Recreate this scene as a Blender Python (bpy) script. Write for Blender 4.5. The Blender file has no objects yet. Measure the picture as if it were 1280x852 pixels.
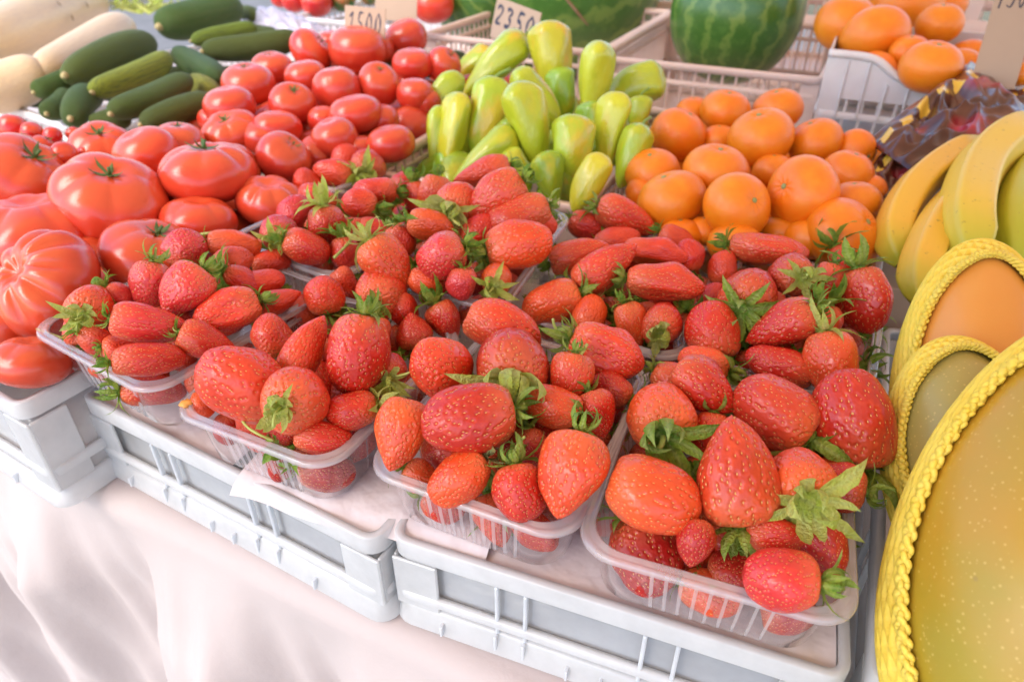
import bpy, math, random
import numpy as np
from mathutils import Vector, Matrix, noise
R = math.radians
sc = bpy.context.scene
# ---------------------------------------------------------------- camera, light, exposure
RIM = 1.0                                   # height of the punnet rims above the ground, metres
PITCH, YAW, FOC = R(34.0), R(26.7), 875.0
CAM = Vector((0, 0, RIM + .32))
HD = Vector((-math.sin(YAW), math.cos(YAW), 0)); RT = Vector((math.cos(YAW), math.sin(YAW), 0)); Z = Vector((0, 0, 1))
FW = HD*math.cos(PITCH) - Z*math.sin(PITCH); UP = HD*math.sin(PITCH) + Z*math.cos(PITCH)
cd = bpy.data.cameras.new('camera'); cam = bpy.data.objects.new('camera', cd); sc.collection.objects.link(cam)
cd.sensor_width = 36; cd.lens = FOC/1280*36; cd.clip_start = .02; cd.clip_end = 60
cam.matrix_world = Matrix(((RT.x, UP.x, -FW.x, CAM.x), (RT.y, UP.y, -FW.y, CAM.y), (RT.z, UP.z, -FW.z, CAM.z), (0, 0, 0, 1)))
cd.dof.use_dof = True; cd.dof.focus_distance = .455; cd.dof.aperture_fstop = 7.5
sc.camera = cam
w = bpy.data.worlds.new('World'); sc.world = w; w.use_nodes = True
SUN_EL, SUN_AZ = R(48), R(205)              # azimuth of the sun, clockwise from +y: behind and left of the camera
sky = w.node_tree.nodes.new('ShaderNodeTexSky'); sky.sky_type = 'NISHITA'; sky.sun_disc = False
sky.sun_elevation = SUN_EL; sky.sun_rotation = SUN_AZ
bgn = w.node_tree.nodes['Background']; bgn.inputs[1].default_value = .15
w.node_tree.links.new(sky.outputs[0], bgn.inputs[0])
ld = bpy.data.lights.new('sun', 'SUN'); ld.energy = 1.5; ld.angle = R(40); ld.color = (1, .93, .84)
lo = bpy.data.objects.new('sun', ld); sc.collection.objects.link(lo)
sd = Vector((math.sin(SUN_AZ)*math.cos(SUN_EL), math.cos(SUN_AZ)*math.cos(SUN_EL), math.sin(SUN_EL)))
lo.rotation_euler = sd.to_track_quat('Z', 'Y').to_euler()
vs = sc.view_settings; vs.view_transform = 'Standard'; vs.look = 'None'; vs.exposure = 1.38; vs.gamma = 1; vs.use_curve_mapping = False
sc.render.engine = 'CYCLES'
cy = sc.cycles; cy.max_bounces = 7; cy.diffuse_bounces = 2; cy.glossy_bounces = 3; cy.transmission_bounces = 4; cy.transparent_max_bounces = 24
cy.use_denoising = True; cy.caustics_reflective = False; cy.caustics_refractive = False; cy.sample_clamp_indirect = 6
cy.use_adaptive_sampling = True; cy.adaptive_threshold = .02

# ---------------------------------------------------------------- helpers
def pt(px, py, z):                          # point of the picture at height z above the punnet rims -> place in the world
    d = FW*FOC + RT*(px-640) + UP*(426-py)
    return CAM + d*((RIM+z-CAM.z)/d.z)
def depth(p): return (p-CAM).dot(FW)
def to_m(p, px): return px*depth(p)/FOC     # length seen as px pixels at p
def frame(p, ang, out):                     # direction seen at angle ang in the picture, leaning out towards the viewer
    t = (CAM-p).normalized(); r = RT - t*RT.dot(t); r.normalize(); u = t.cross(r)
    a = R(ang); d = r*math.cos(a) + u*math.sin(a)
    return (d*math.sqrt(max(0, 1-out*out)) + t*out).normalized()
def rotmat(zdir, spin=0, xref=None):
    zd = zdir.normalized(); ref = xref or (Vector((0, 0, 1)) if abs(zd.z) < .9 else Vector((0, 1, 0)))
    x = (ref - zd*ref.dot(zd)).normalized(); y = zd.cross(x)
    m = Matrix(((x.x, y.x, zd.x), (x.y, y.y, zd.y), (x.z, y.z, zd.z)))
    return m @ Matrix.Rotation(spin, 3, 'Z')
def mesh(name, v, f, mat=None, smooth=True):
    m = bpy.data.meshes.new(name); m.from_pydata([tuple(map(float, a)) for a in v] if not isinstance(v, list) else v, [], f if isinstance(f, list) else f.tolist())
    if smooth: m.polygons.foreach_set('use_smooth', [True]*len(m.polygons))
    if mat: m.materials.append(mat)
    m.update(); return m
def ob(name, data, parent=None, loc=None, rot=None, scl=None, color=None):
    o = bpy.data.objects.new(name, data); sc.collection.objects.link(o)
    if parent: o.parent = parent
    if rot is not None:
        o.rotation_mode = 'QUATERNION'; o.rotation_quaternion = rot.to_quaternion()
    if loc is not None: o.location = loc
    if scl is not None: o.scale = scl
    if color: o.color = (*color[:3], 1)
    return o
def tag(o, label, cat, group=None, kind=None):
    if label: o['label'] = label
    if cat: o['category'] = cat
    if group: o['group'] = group
    if kind: o['kind'] = kind
    return o
def thing(name, label, cat, group=None, loc=(0, 0, 0), rot=None):
    return tag(ob(name, None, None, loc, rot), label, cat, group)
def grid_faces(nu, nv, wrap_u=True):        # rows v of nu points
    F = []
    for j in range(nv-1):
        for i in range(nu if wrap_u else nu-1):
            a = j*nu+i; b = j*nu+(i+1) % nu
            F.append((a, b, b+nu, a+nu))
    return F
class MB:
    def __init__(s): s.v = []; s.f = []
    def add(s, v, f):
        n = len(s.v); s.v += [tuple(a) for a in v]; s.f += [tuple(i+n for i in q) for q in f]
    def box(s, a, b, c=.0012, M=None):      # chamfered box from corner a to corner b
        a = Vector(a); b = Vector(b); mid = (a+b)/2; h = (b-a)/2; h = Vector(map(abs, h)); c = min(c, min(h)*.6)
        V = []; idx = {}
        for sx in (-1, 1):
            for sy in (-1, 1):
                for sz in (-1, 1):
                    for k in range(3):
                        p = [sx*h.x, sy*h.y, sz*h.z]
                        for q in range(3):
                            if q != k: p[q] -= (sx, sy, sz)[q]*c
                        idx[(sx, sy, sz, k)] = len(V); V.append(mid+Vector(p))
        F = []
        for k in range(3):
            o1, o2 = (k+1) % 3, (k+2) % 3
            for s1 in (-1, 1):
                def key(u, v2):
                    t = [0, 0, 0]; t[k] = s1; t[o1] = u; t[o2] = v2; return (*t, k)
                q = [idx[key(-1, -1)], idx[key(1, -1)], idx[key(1, 1)], idx[key(-1, 1)]]
                F.append(q if s1 > 0 else q[::-1])
        for k in range(3):                  # edges along axis k
            o1, o2 = (k+1) % 3, (k+2) % 3
            for s1 in (-1, 1):
                for s2 in (-1, 1):
                    def g(e, kk):
                        t = [0, 0, 0]; t[k] = e; t[o1] = s1; t[o2] = s2; return idx[(*t, kk)]
                    q = [g(-1, o1), g(1, o1), g(1, o2), g(-1, o2)]
                    F.append(q if s1*s2 < 0 else q[::-1])
        for sx in (-1, 1):
            for sy in (-1, 1):
                for sz in (-1, 1):
                    q = [idx[(sx, sy, sz, k)] for k in range(3)]
                    F.append(q if sx*sy*sz > 0 else q[::-1])
        if M: V = [M @ p for p in V]
        s.add(V, F); return s
    def tube(s, P, rad, n=8, cap=True):
        P = [Vector(p) for p in P]; m = len(P); rad = rad if hasattr(rad, '__len__') else [rad]*m
        prev = None; V = []
        for i, p in enumerate(P):
            t = (P[min(i+1, m-1)]-P[max(i-1, 0)]).normalized()
            if prev is None: x = t.orthogonal().normalized()
            else: x = (prev - t*prev.dot(t)).normalized()
            prev = x; y = t.cross(x)
            for k in range(n):
                a = 2*math.pi*k/n; V.append(p + (x*math.cos(a)+y*math.sin(a))*rad[i])
        F = grid_faces(n, m)
        if cap: F += [tuple(range(n))[::-1], tuple(range((m-1)*n, m*n))]
        s.add(V, F); return s
    def build(s, name, mat, parent=None, smooth=False, **k):
        return ob(name, mesh(name, s.v, s.f, mat, smooth), parent, **k)

# ---------------------------------------------------------------- materials
class NB:                                   # tiny node builder
    def __init__(s, name):
        s.m = bpy.data.materials.new(name); s.m.use_nodes = True; s.t = s.m.node_tree; s.t.nodes.clear()
        s.out = s.n('OutputMaterial')
    def n(s, typ, **kw):
        nd = s.t.nodes.new('ShaderNode'+typ)
        for k, v in kw.items():
            if k.startswith('i_'):
                key = k[2:]; key = int(key) if key.isdigit() else key.replace('_', ' ')
                if isinstance(v, bpy.types.NodeSocket): s.t.links.new(v, nd.inputs[key])
                else: nd.inputs[key].default_value = v
            else: setattr(nd, k, v)
        return nd
    def co(s, scale=None, kind='Object'):
        c = s.n('TexCoord').outputs[kind]
        return s.n('Mapping', i_Vector=c, i_Scale=scale).outputs[0] if scale else c
    def noise(s, scale, detail=4, vec=None, rough=.55, dist=0):
        return s.n('TexNoise', i_Vector=vec or s.co(), i_Scale=scale, i_Detail=detail, i_Roughness=rough, i_Distortion=dist).outputs[0]
    def voro(s, scale, vec=None, feature='F1', out=0):
        return s.n('TexVoronoi', feature=feature, i_Vector=vec or s.co(), i_Scale=scale).outputs[out]
    def ramp(s, fac, stops):
        nd = s.n('ValToRGB', i_Fac=fac); e = nd.color_ramp.elements
        while len(e) < len(stops): e.new(.5)
        for x, (p, c) in zip(e, stops): x.position = p; x.color = c if len(c) == 4 else (*c, 1)
        return nd.outputs[0]
    def mix(s, fac, a, b, blend='MIX'):
        nd = s.n('Mix', data_type='RGBA', blend_type=blend)
        for k, v in ((0, fac), (6, a), (7, b)):
            if isinstance(v, bpy.types.NodeSocket): s.t.links.new(v, nd.inputs[k])
            else: nd.inputs[k].default_value = v if k == 0 else (*v[:3], 1)
        return nd.outputs[2]
    def math(s, op, a, b=0.0, clamp=False):
        nd = s.n('Math', operation=op, use_clamp=clamp)
        for k, v in ((0, a), (1, b)):
            if isinstance(v, bpy.types.NodeSocket): s.t.links.new(v, nd.inputs[k])
            else: nd.inputs[k].default_value = v
        return nd.outputs[0]
    def bump(s, h, strength=.3, dist=.001):
        return s.n('Bump', i_Height=h, i_Strength=strength, i_Distance=dist).outputs[0]
    def pbr(s, col, rough=.5, normal=None, **kw):
        p = s.n('BsdfPrincipled', **{'i_Base_Color': col if isinstance(col, bpy.types.NodeSocket) else (*col[:3], 1), 'i_Roughness': rough})
        if normal: s.t.links.new(normal, p.inputs['Normal'])
        for k, v in kw.items():
            key = k.replace('_', ' ')
            if isinstance(v, bpy.types.NodeSocket): s.t.links.new(v, p.inputs[key])
            else: p.inputs[key].default_value = v
        return p.outputs[0]
    def end(s, sh): s.t.links.new(sh, s.out.inputs[0]); return s.m
    def mixs(s, fac, a, b):
        nd = s.n('MixShader')
        for k, v in ((0, fac), (1, a), (2, b)):
            if isinstance(v, bpy.types.NodeSocket): s.t.links.new(v, nd.inputs[k])
            else: nd.inputs[k].default_value = v
        return nd.outputs[0]

def berry_mat():
    b = NB('strawberry_skin'); oc = b.n('ObjectInfo'); base = oc.outputs['Color']
    v = b.co(); off = b.n('VectorMath', operation='ADD', i_0=v, i_1=b.n('CombineXYZ', i_0=b.math('MULTIPLY', oc.outputs['Random'], 40)).outputs[0]).outputs[0]
    n1 = b.noise(2.2, 3, off); n2 = b.noise(9, 4, off)
    z = b.n('SeparateXYZ', i_0=v).outputs[2]
    pale = b.math('MULTIPLY', b.math('ADD', b.math('MULTIPLY', z, 1.5), b.math('SUBTRACT', n1, .62)), .9, True)
    c = b.mix(pale, base, b.mix(.72, base, (.95, .33, .11)))
    c = b.mix(b.ramp(n1, [(.42, (0, 0, 0)), (.68, (.4, .4, .4))]), c, (.42, .012, .012))
    c = b.mix(b.ramp(n2, [(.5, (0, 0, 0)), (.8, (.35, .35, .35))]), c, (1, .13, .03))
    h = b.math('ADD', b.math('MULTIPLY', b.noise(30, 3, off), .5), b.math('MULTIPLY', b.noise(90, 2, off), .3))
    return b.end(b.pbr(c, b.ramp(n2, [(.3, (.3, .3, .3)), (.7, (.45, .45, .45))]), b.bump(h, .16, .02), Subsurface_Weight=.1, Subsurface_Radius=(.9, .2, .1), Subsurface_Scale=.004, Coat_Weight=.5, Coat_Roughness=.12, Specular_IOR_Level=.38))
def simple(name, col, rough=.5, bump=None, var=None, vs_=20, **kw):
    b = NB(name); c = col
    if var: c = b.mix(b.ramp(b.noise(vs_, 4), [(.35, (0, 0, 0)), (.7, (1, 1, 1))]), col, var)
    nm = b.bump(b.noise(bump[0], 4), bump[1], bump[2]) if bump else None
    return b.end(b.pbr(c, rough, nm, **kw))
def leaf_mat(name, c1, c2, tr=.3):
    b = NB(name); n = b.noise(3, 4); v = b.co()
    y = b.math('ABSOLUTE', b.n('SeparateXYZ', i_0=v).outputs[0])
    c = b.mix(b.ramp(n, [(.35, (0, 0, 0)), (.7, (1, 1, 1))]), c1, c2)
    c = b.mix(b.ramp(y, [(.0, (.5, .5, .5)), (.06, (0, 0, 0))]), c, (.5, .6, .2))
    p = b.pbr(c, .45, b.bump(b.noise(14, 3), .5, .05))
    t = b.n('BsdfTranslucent', i_Color=c).outputs[0]
    return b.end(b.mixs(tr, p, t))
def clear_plastic(name, haze, tint, rough=.08, white=(.9, .9, .92), bump=(60, .25, .001), spec=1.0):
    b = NB(name)
    nm = b.bump(b.noise(bump[0], 3), bump[1], bump[2])
    fr = b.math('ADD', .045, b.math('MULTIPLY', .955, b.math('POWER', b.n('LayerWeight', i_Blend=.5, i_Normal=nm).outputs['Facing'], 4.5)))
    tr = b.n('BsdfTransparent', i_Color=(*tint, 1)).outputs[0]
    df = b.mixs(.3, b.n('BsdfDiffuse', i_Color=(*white, 1)).outputs[0], b.n('BsdfTranslucent', i_Color=(*white, 1)).outputs[0])
    g = b.n('BsdfGlossy', i_Color=(1, 1, 1, 1), i_Roughness=rough, i_Normal=nm).outputs[0]
    hz = b.math('MULTIPLY', b.ramp(b.noise(25, 4), [(.3, (.75, .75, .75)), (.7, (1, 1, 1))]), haze)
    return b.end(b.mixs(b.math('MULTIPLY', fr, spec, True), b.mixs(hz, tr, df), g))
M = {}
M['berry'] = berry_mat()
M['seed'] = simple('strawberry_seed', (.80, .42, .12), .35)
M['sepal'] = leaf_mat('sepal_green', (.13, .30, .02), (.40, .54, .07))
M['sepal_lime'] = leaf_mat('sepal_lime', (.50, .62, .07), (.68, .70, .20))
M['sepal_dry'] = leaf_mat('sepal_dried', (.3, .24, .08), (.42, .36, .12), .15)
M['stem'] = simple('stem_green', (.5, .52, .13), .5, (40, .2, .01), (.36, .45, .1), 8)
M['pet'] = clear_plastic('clear_punnet_plastic', .07, (.975, .96, .965), .07, (.95, .93, .94), spec=1.1)
M['petrib'] = clear_plastic('punnet_rib_plastic', .5, (.95, .93, .94), .1, (.97, .94, .95), spec=1.6)
M['petrim'] = clear_plastic('punnet_rim_plastic', .34, (.95, .93, .94), .1, (.95, .9, .92), spec=1.5)
M['pp'] = clear_plastic('milky_crate_plastic', .74, (.95, .96, .96), .28, (.96, .955, .95), (90, .3, .002))
M['pp_rib'] = clear_plastic('milky_crate_rib', .95, (.95, .97, .98), .25, (.95, .97, 1), (90, .3, .002))
M['pp_panel'] = clear_plastic('milky_crate_panel', .38, (.93, .93, .93), .22, (.93, .925, .92), (30, .4, .003))
M['white_pp'] = simple('white_crate_plastic', (.76, .74, .74), .42, (60, .15, .002), (.66, .62, .62), 14, Subsurface_Weight=.1, Subsurface_Scale=.01)
M['peach_pp'] = simple('peach_crate_plastic', (.82, .62, .53), .42, (60, .15, .002), (.74, .55, .47), 14, Subsurface_Weight=.1, Subsurface_Scale=.01)
def tomato_mat():
    b = NB('tomato_skin'); oi = b.n('ObjectInfo'); v = b.co()
    off = b.n('VectorMath', operation='ADD', i_0=v, i_1=b.n('CombineXYZ', i_0=b.math('MULTIPLY', oi.outputs['Random'], 30)).outputs[0]).outputs[0]
    n = b.noise(1.6, 3, off); z = b.n('SeparateXYZ', i_0=v).outputs[2]
    c = b.mix(b.ramp(n, [(.4, (0, 0, 0)), (.7, (.5, .5, .5))]), oi.outputs['Color'], (.78, .09, .03))
    c = b.mix(b.ramp(b.math('ADD', z, b.math('MULTIPLY', n, .25)), [(.44, (0, 0, 0)), (.62, (.25, .25, .25))]), c, (.75, .2, .05))
    return b.end(b.pbr(c, .24, b.bump(b.noise(60, 2, off), .05, .01), Subsurface_Weight=.12, Subsurface_Radius=(.9, .2, .1), Subsurface_Scale=.008, Coat_Weight=.3, Coat_Roughness=.2))
M['tomato'] = tomato_mat()
M['tom_leaf'] = simple('tomato_leaf', (.06, .14, .03), .5, (30, .3, .02), (.14, .22, .05), 4)
def citrus_mat():
    b = NB('citrus_peel'); oi = b.n('ObjectInfo'); v = b.co()
    off = b.n('VectorMath', operation='ADD', i_0=v, i_1=b.n('CombineXYZ', i_0=b.math('MULTIPLY', oi.outputs['Random'], 30)).outputs[0]).outputs[0]
    n = b.noise(2, 3, off)
    c = b.mix(b.ramp(n, [(.4, (0, 0, 0)), (.7, (.6, .6, .6))]), oi.outputs['Color'], (.95, .33, .015))
    h = b.ramp(b.voro(42, off), [(.0, (0, 0, 0)), (.45, (1, 1, 1))])
    return b.end(b.pbr(c, .36, b.bump(h, .22, .012), Subsurface_Weight=.1, Subsurface_Radius=(.9, .35, .1), Subsurface_Scale=.008, Coat_Weight=.2, Coat_Roughness=.25))
M['citrus'] = citrus_mat()
M['button'] = simple('citrus_button', (.3, .34, .12), .6)
def pepper_mat():
    b = NB('pepper_skin'); oi = b.n('ObjectInfo'); v = b.co()
    off = b.n('VectorMath', operation='ADD', i_0=v, i_1=b.n('CombineXYZ', i_0=b.math('MULTIPLY', oi.outputs['Random'], 30)).outputs[0]).outputs[0]
    n = b.noise(1.4, 3, off); c = oi.outputs['Color']
    c = b.mix(b.ramp(n, [(.52, (0, 0, 0)), (.66, (.8, .8, .8))]), c, b.mix(b.ramp(oi.outputs['Random'], [(.5, (0, 0, 0)), (.9, (1, 1, 1))]), (.62, .56, .03), (.8, .42, .04)))
    c = b.mix(b.ramp(b.noise(1.9, 2, off), [(.2, (.7, .7, .7)), (.45, (0, 0, 0))]), c, (.3, .45, .03))
    return b.end(b.pbr(c, .26, b.bump(b.noise(8, 3, off), .12, .02), Subsurface_Weight=.1, Subsurface_Radius=(.6, .8, .1), Subsurface_Scale=.006, Coat_Weight=.4, Coat_Roughness=.12))
M['pepper'] = pepper_mat()
M['pep_stem'] = simple('pepper_stem', (.2, .34, .06), .5, (20, .3, .02), (.3, .42, .1), 5)
def cuke_mat():
    b = NB('cucumber_skin'); oi = b.n('ObjectInfo'); v = b.co((1, 1, .25)); n = b.noise(16, 4, v)
    c = b.mix(b.ramp(n, [(.45, (0, 0, 0)), (.75, (1, 1, 1))]), oi.outputs['Color'], (.09, .12, .03))
    h = b.math('ADD', b.math('MULTIPLY', b.ramp(b.voro(60), [(0, (1, 1, 1)), (.3, (0, 0, 0))]), .5), b.noise(40, 3))
    return b.end(b.pbr(c, .55, b.bump(h, .9, .004), Specular_IOR_Level=.3))
M['cuke'] = cuke_mat()
M['cuke_tip'] = simple('cucumber_tip', (.45, .36, .16), .7)
M['squash'] = simple('squash_skin', (.74, .55, .33), .38, (12, .1, .01), (.68, .5, .32), 20)
M['scar'] = simple('scar_brown', (.3, .18, .1), .8, (30, .4, .01))
def melon_stripe():
    b = NB('watermelon_rind'); v = b.co(); sp = b.n('SeparateXYZ', i_0=v)
    ang = b.math('ARCTAN2', sp.outputs[0], sp.outputs[1])
    wob = b.math('MULTIPLY', b.math('SUBTRACT', b.noise(5, 4), .5), 1.4)
    st = b.math('SINE', b.math('ADD', b.math('MULTIPLY', ang, 17), b.math('MULTIPLY', wob, 5.5)))
    c = b.mix(b.ramp(st, [(.0, (0, 0, 0)), (.35, (0, 0, 0)), (.85, (1, 1, 1))]), (.05, .15, .02), (.15, .26, .045))
    c = b.mix(b.ramp(b.noise(9, 5, None, .7), [(.5, (0, 0, 0)), (.6, (.55, .55, .55))]), c, (.1, .22, .035))
    return b.end(b.pbr(c, .3, None, Coat_Weight=.3, Coat_Roughness=.2))
M['watermelon'] = melon_stripe()
def banana_mat():
    b = NB('banana_peel'); oi = b.n('ObjectInfo')
    uv = b.n('SeparateXYZ', i_0=b.n('TexCoord').outputs['UV'])
    n = b.noise(30, 4)
    c = b.mix(b.math('MULTIPLY', b.ramp(b.math('ADD', uv.outputs[0], b.math('MULTIPLY', n, .1)), [(.1, (1, 1, 1)), (.28, (0, 0, 0)), (.8, (0, 0, 0)), (1, (.8, .8, .8))]), 1), oi.outputs['Color'], (.42, .46, .03))
    c = b.mix(b.ramp(b.noise(170, 3), [(.66, (0, 0, 0)), (.72, (.5, .5, .5))]), c, (.3, .2, .05))
    return b.end(b.pbr(c, .42, b.bump(n, .1, .003), Subsurface_Weight=.08, Subsurface_Scale=.006))
M['banana'] = banana_mat()
M['ban_tip'] = simple('banana_tip', (.06, .045, .03), .8)
def big_melon(name, c1, c2, spots=True):
    b = NB(name); n = b.noise(7, 4)
    c = b.mix(b.ramp(n, [(.36, (0, 0, 0)), (.62, (1, 1, 1))]), c1, c2)
    if spots:
        vd = b.voro(290)
        c = b.mix(b.ramp(vd, [(.08, (.34, .34, .34)), (.26, (0, 0, 0))]), c, (.86, .62, .2))
        c = b.mix(b.ramp(b.voro(60), [(.05, (.5, .5, .5)), (.09, (0, 0, 0))]), c, (.32, .2, .05))
    return b.end(b.pbr(c, .4, b.bump(b.noise(40, 4), .12, .004), Subsurface_Weight=.08, Subsurface_Scale=.01, Coat_Weight=.1, Coat_Roughness=.3))
M['melon_big'] = big_melon('yellow_melon_skin', (.52, .27, .02), (.38, .28, .022))
M['melon_mid'] = big_melon('green_melon_skin', (.36, .29, .08), (.42, .32, .08))
M['melon_or'] = big_melon('orange_melon_skin', (.70, .27, .04), (.72, .31, .06), False)
M['net'] = simple('yellow_foam', (.90, .62, .06), .6, (200, .6, .002), (.92, .68, .10), 60, Subsurface_Weight=.3, Subsurface_Radius=(.9, .8, .2), Subsurface_Scale=.006)
def cloth_mat():
    b = NB('tablecloth'); v = b.co()
    c = b.mix(b.noise(3, 4), (.54, .45, .425), (.59, .505, .48))
    h = b.math('ADD', b.noise(14, 5), b.math('MULTIPLY', b.noise(500, 2), .04))
    return b.end(b.pbr(c, .75, b.bump(h, .3, .01), Sheen_Weight=.1))
M['cloth'] = cloth_mat()
M['paper'] = simple('pink_white_paper', (.82, .73, .72), .8, (18, .5, .01), (.78, .68, .66), 10)
M['card'] = simple('kraft_card', (.5, .36, .26), .85, (40, .2, .002), (.46, .33, .24), 8)
M['ink'] = simple('marker_ink', (.02, .025, .06), .6)
M['sticker'] = simple('white_sticker', (.82, .8, .8), .5)
M['leafy'] = leaf_mat('leafy_green', (.3, .42, .06), (.5, .58, .14))
M['ground'] = simple('pavement', (.24, .22, .21), .9, (8, .4, .02), (.18, .17, .16), 4)
M['lilac'] = clear_plastic('lilac_bag_plastic', .8, (.8, .78, .9), .25, (.74, .7, .82), (20, .7, .01))
def candy_mat():
    b = NB('brown_candy_wrap'); uv = b.n('TexCoord').outputs['UV']; s = b.n('SeparateXYZ', i_0=uv)
    band = b.math('MULTIPLY', b.math('GREATER_THAN', s.outputs[1], .70), b.math('LESS_THAN', s.outputs[1], .84))
    cell = b.math('FRACT', b.math('ADD', b.math('MULTIPLY', s.outputs[0], 6.5), b.math('MULTIPLY', b.noise(60, 2), .25)))
    sq = b.math('MULTIPLY', b.math('MULTIPLY', b.math('GREATER_THAN', cell, .3), b.math('LESS_THAN', cell, .82)), band)
    n = b.noise(14, 3)
    c = b.mix(b.ramp(n, [(.4, (0, 0, 0)), (.6, (1, 1, 1))]), (.05, .010, .006), (.13, .042, .022))
    c = b.mix(b.ramp(b.noise(9, 2), [(.6, (0, 0, 0)), (.68, (1, 1, 1))]), c, (.42, .02, .05))
    c = b.mix(sq, c, (.8, .52, .05))
    return b.end(b.pbr(c, .3, b.bump(b.noise(22, 2), .3, .006), Coat_Weight=.3, Coat_Roughness=.08))
M['candy'] = candy_mat()
# ---------------------------------------------------------------- strawberries
GA = math.pi*(3-math.sqrt(5))
def prof(t, kind):
    a, b = {'cone': (.42, .78), 'globe': (.46, .52), 'long': (.36, .72), 'blunt': (.38, .42), 'wedge': (.4, .5), 'neck': (.62, .66), 'lump': (.44, .55)}[kind]
    r = np.power(np.clip(t, 1e-6, 1), a)*np.power(np.clip(1-t, 1e-6, 1), b)
    tt = a/(a+b); return .5*r/(tt**a*(1-tt)**b)
def berry_mesh(kind, seed, nseed):
    rs = np.random.RandomState(seed); NU, NV = 150, 104
    s = np.linspace(0, 1, NV); t = (1-np.cos(s*math.pi))/2
    th = np.arange(NU)*2*math.pi/NU
    p1, p2, p3, p4 = rs.rand(4)*6.28
    bend = rs.uniform(-.1, .1, 2)
    def surf(t, th):
        r = prof(t, kind)
        lump = 1 + .045*np.sin(2*th+p1) + .035*np.sin(3*th+p2+4*t) + .03*np.sin(5*t*2+p3+th)
        x = r*np.cos(th)*lump; y = r*np.sin(th)*lump*(.9 if kind != 'wedge' else .7)
        z = .5 - t
        if kind == 'wedge': x = x*(1+.2*t); z = z + .05*np.abs(x)*np.clip(t-.5, 0, 1)*4
        if kind == 'lump':
            k = np.exp(-((np.cos(th-p4)-1)**2)/.02)*np.sin(np.pi*t)**2
            x = x*(1-.24*k); y = y*(1-.24*k)
            q = np.exp(-((np.cos(th-p4-2.3)-1)**2)/.06)*np.exp(-((t-.62)/.16)**2); x = x*(1+.22*q); y = y*(1+.22*q)
        x = x + bend[0]*np.sin(np.pi*t)*t; y = y + bend[1]*np.sin(np.pi*t)*t
        z = z - .07*np.exp(-(t/.05)**1)*1.0       # shallow hollow under the cap
        return np.stack([x, y, z], -1)
    TT, HH = np.meshgrid(t, th, indexing='ij'); V = surf(TT, HH)
    # seeds: spaced evenly over the skin
    tf = np.linspace(0, 1, 400); pr = prof(tf, kind); dl = np.sqrt(np.gradient(pr)**2+np.gradient(tf)**2)*pr; cum = np.cumsum(dl); cum /= cum[-1]
    k = (np.arange(nseed)+.7)/nseed; ts = np.interp(k, cum, tf); hs = np.arange(nseed)*GA + rs.normal(0, .10, nseed)
    ts = np.clip(ts + rs.normal(0, .011, nseed), .02, .985)
    S = surf(ts, hs); e = 1e-3
    dt = surf(np.clip(ts+e, 0, 1), hs)-surf(ts-e, hs); dh = surf(ts, hs+e)-surf(ts, hs-e)
    N = np.cross(dt, dh); N /= np.linalg.norm(N, axis=1)[:, None]; N *= np.sign((N*(S-[0, 0, 0])).sum(1))[:, None]
    P = V.reshape(-1, 3)
    dtg = np.gradient(V, axis=0); dhg = np.roll(V, -1, 1)-np.roll(V, 1, 1); NN = np.cross(dtg, dhg).reshape(-1, 3)
    NN /= (np.linalg.norm(NN, axis=1)[:, None]+1e-12); NN *= np.sign((NN*P).sum(1))[:, None]
    d2 = ((P[:, None, :]-S[None])**2).sum(-1); dm = np.sqrt(d2.min(1))
    sp = math.sqrt(2.2/nseed)*.95
    depth_ = sp*.30*np.exp(-(dm/(sp*.30))**2) - sp*.07*np.exp(-((dm-sp*.52)/(sp*.16))**2)
    P = P - NN*depth_[:, None]
    nz = np.array([noise.noise(Vector(a*5)+Vector((seed*3, 0, 0))) for a in P]); P = P + NN*(nz*.013)[:, None]
    me = mesh('strawberry_flesh', P, grid_faces(NU, NV), M['berry'])
    # seeds joined: little drops sitting in the dimples
    v = []; f = []
    for q, n_, T in zip(S, N, dt):
        T = T/np.linalg.norm(T); B = np.cross(n_, T); c = q - n_*sp*.15
        a, b_, h = sp*.20, sp*.12, sp*.12; i = len(v)
        v += [c-T*a, c+B*b_, c+T*a*1.1, c-B*b_, c+n_*h]
        f += [(i, i+1, i+4), (i+1, i+2, i+4), (i+2, i+3, i+4), (i+3, i, i+4)]
    sm = mesh('strawberry_seeds', np.array(v), f, M['seed'])
    return me, sm
KINDS = ['cone', 'globe', 'long', 'blunt', 'wedge', 'neck', 'lump', 'cone', 'globe']
KEY = {'c': [0, 7], 'g': [1, 8], 'l': [2], 'b': [3], 'w': [4], 'n': [5], 'u': [6]}
BM = [berry_mesh(k, 11+i*7, n) for i, (k, n) in enumerate(zip(KINDS, [420, 380, 460, 430, 420, 380, 440, 340, 350]))]
def sepal_mesh(curl, wid, seed, mat):
    rs = random.Random(seed); V = []; L = 9; Wn = 5
    x = z = 0; a = R(12); st = 1/(L-1)
    for j in range(L):
        t = j/(L-1); wv = (1+.12*math.sin(j*2.4+seed))*wid*(math.sin(math.pi*min(1, t*.80+.16))**.75)*(1-t**5) + .012*(1-t)
        for i in range(Wn):
            u = (i/(Wn-1)-.5)*2
            V.append((wv*u, x, z + abs(u)**1.5*wv*.35 + .02*math.sin(7*t+seed+u)))
        x += math.cos(a)*st; z += math.sin(a)*st; a += curl*st*(1+.5*rs.random())
    return mesh('sepal', V, grid_faces(Wn, L, False), mat)
SEP = {k: [sepal_mesh(c, wd, i, M[k]) for i, (c, wd) in enumerate([(.9, .12), (1.8, .10), (-1.0, .135), (3.0, .085), (-.4, .11), (1.3, .14)])] for k in ('sepal', 'sepal_lime', 'sepal_dry')}
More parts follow.
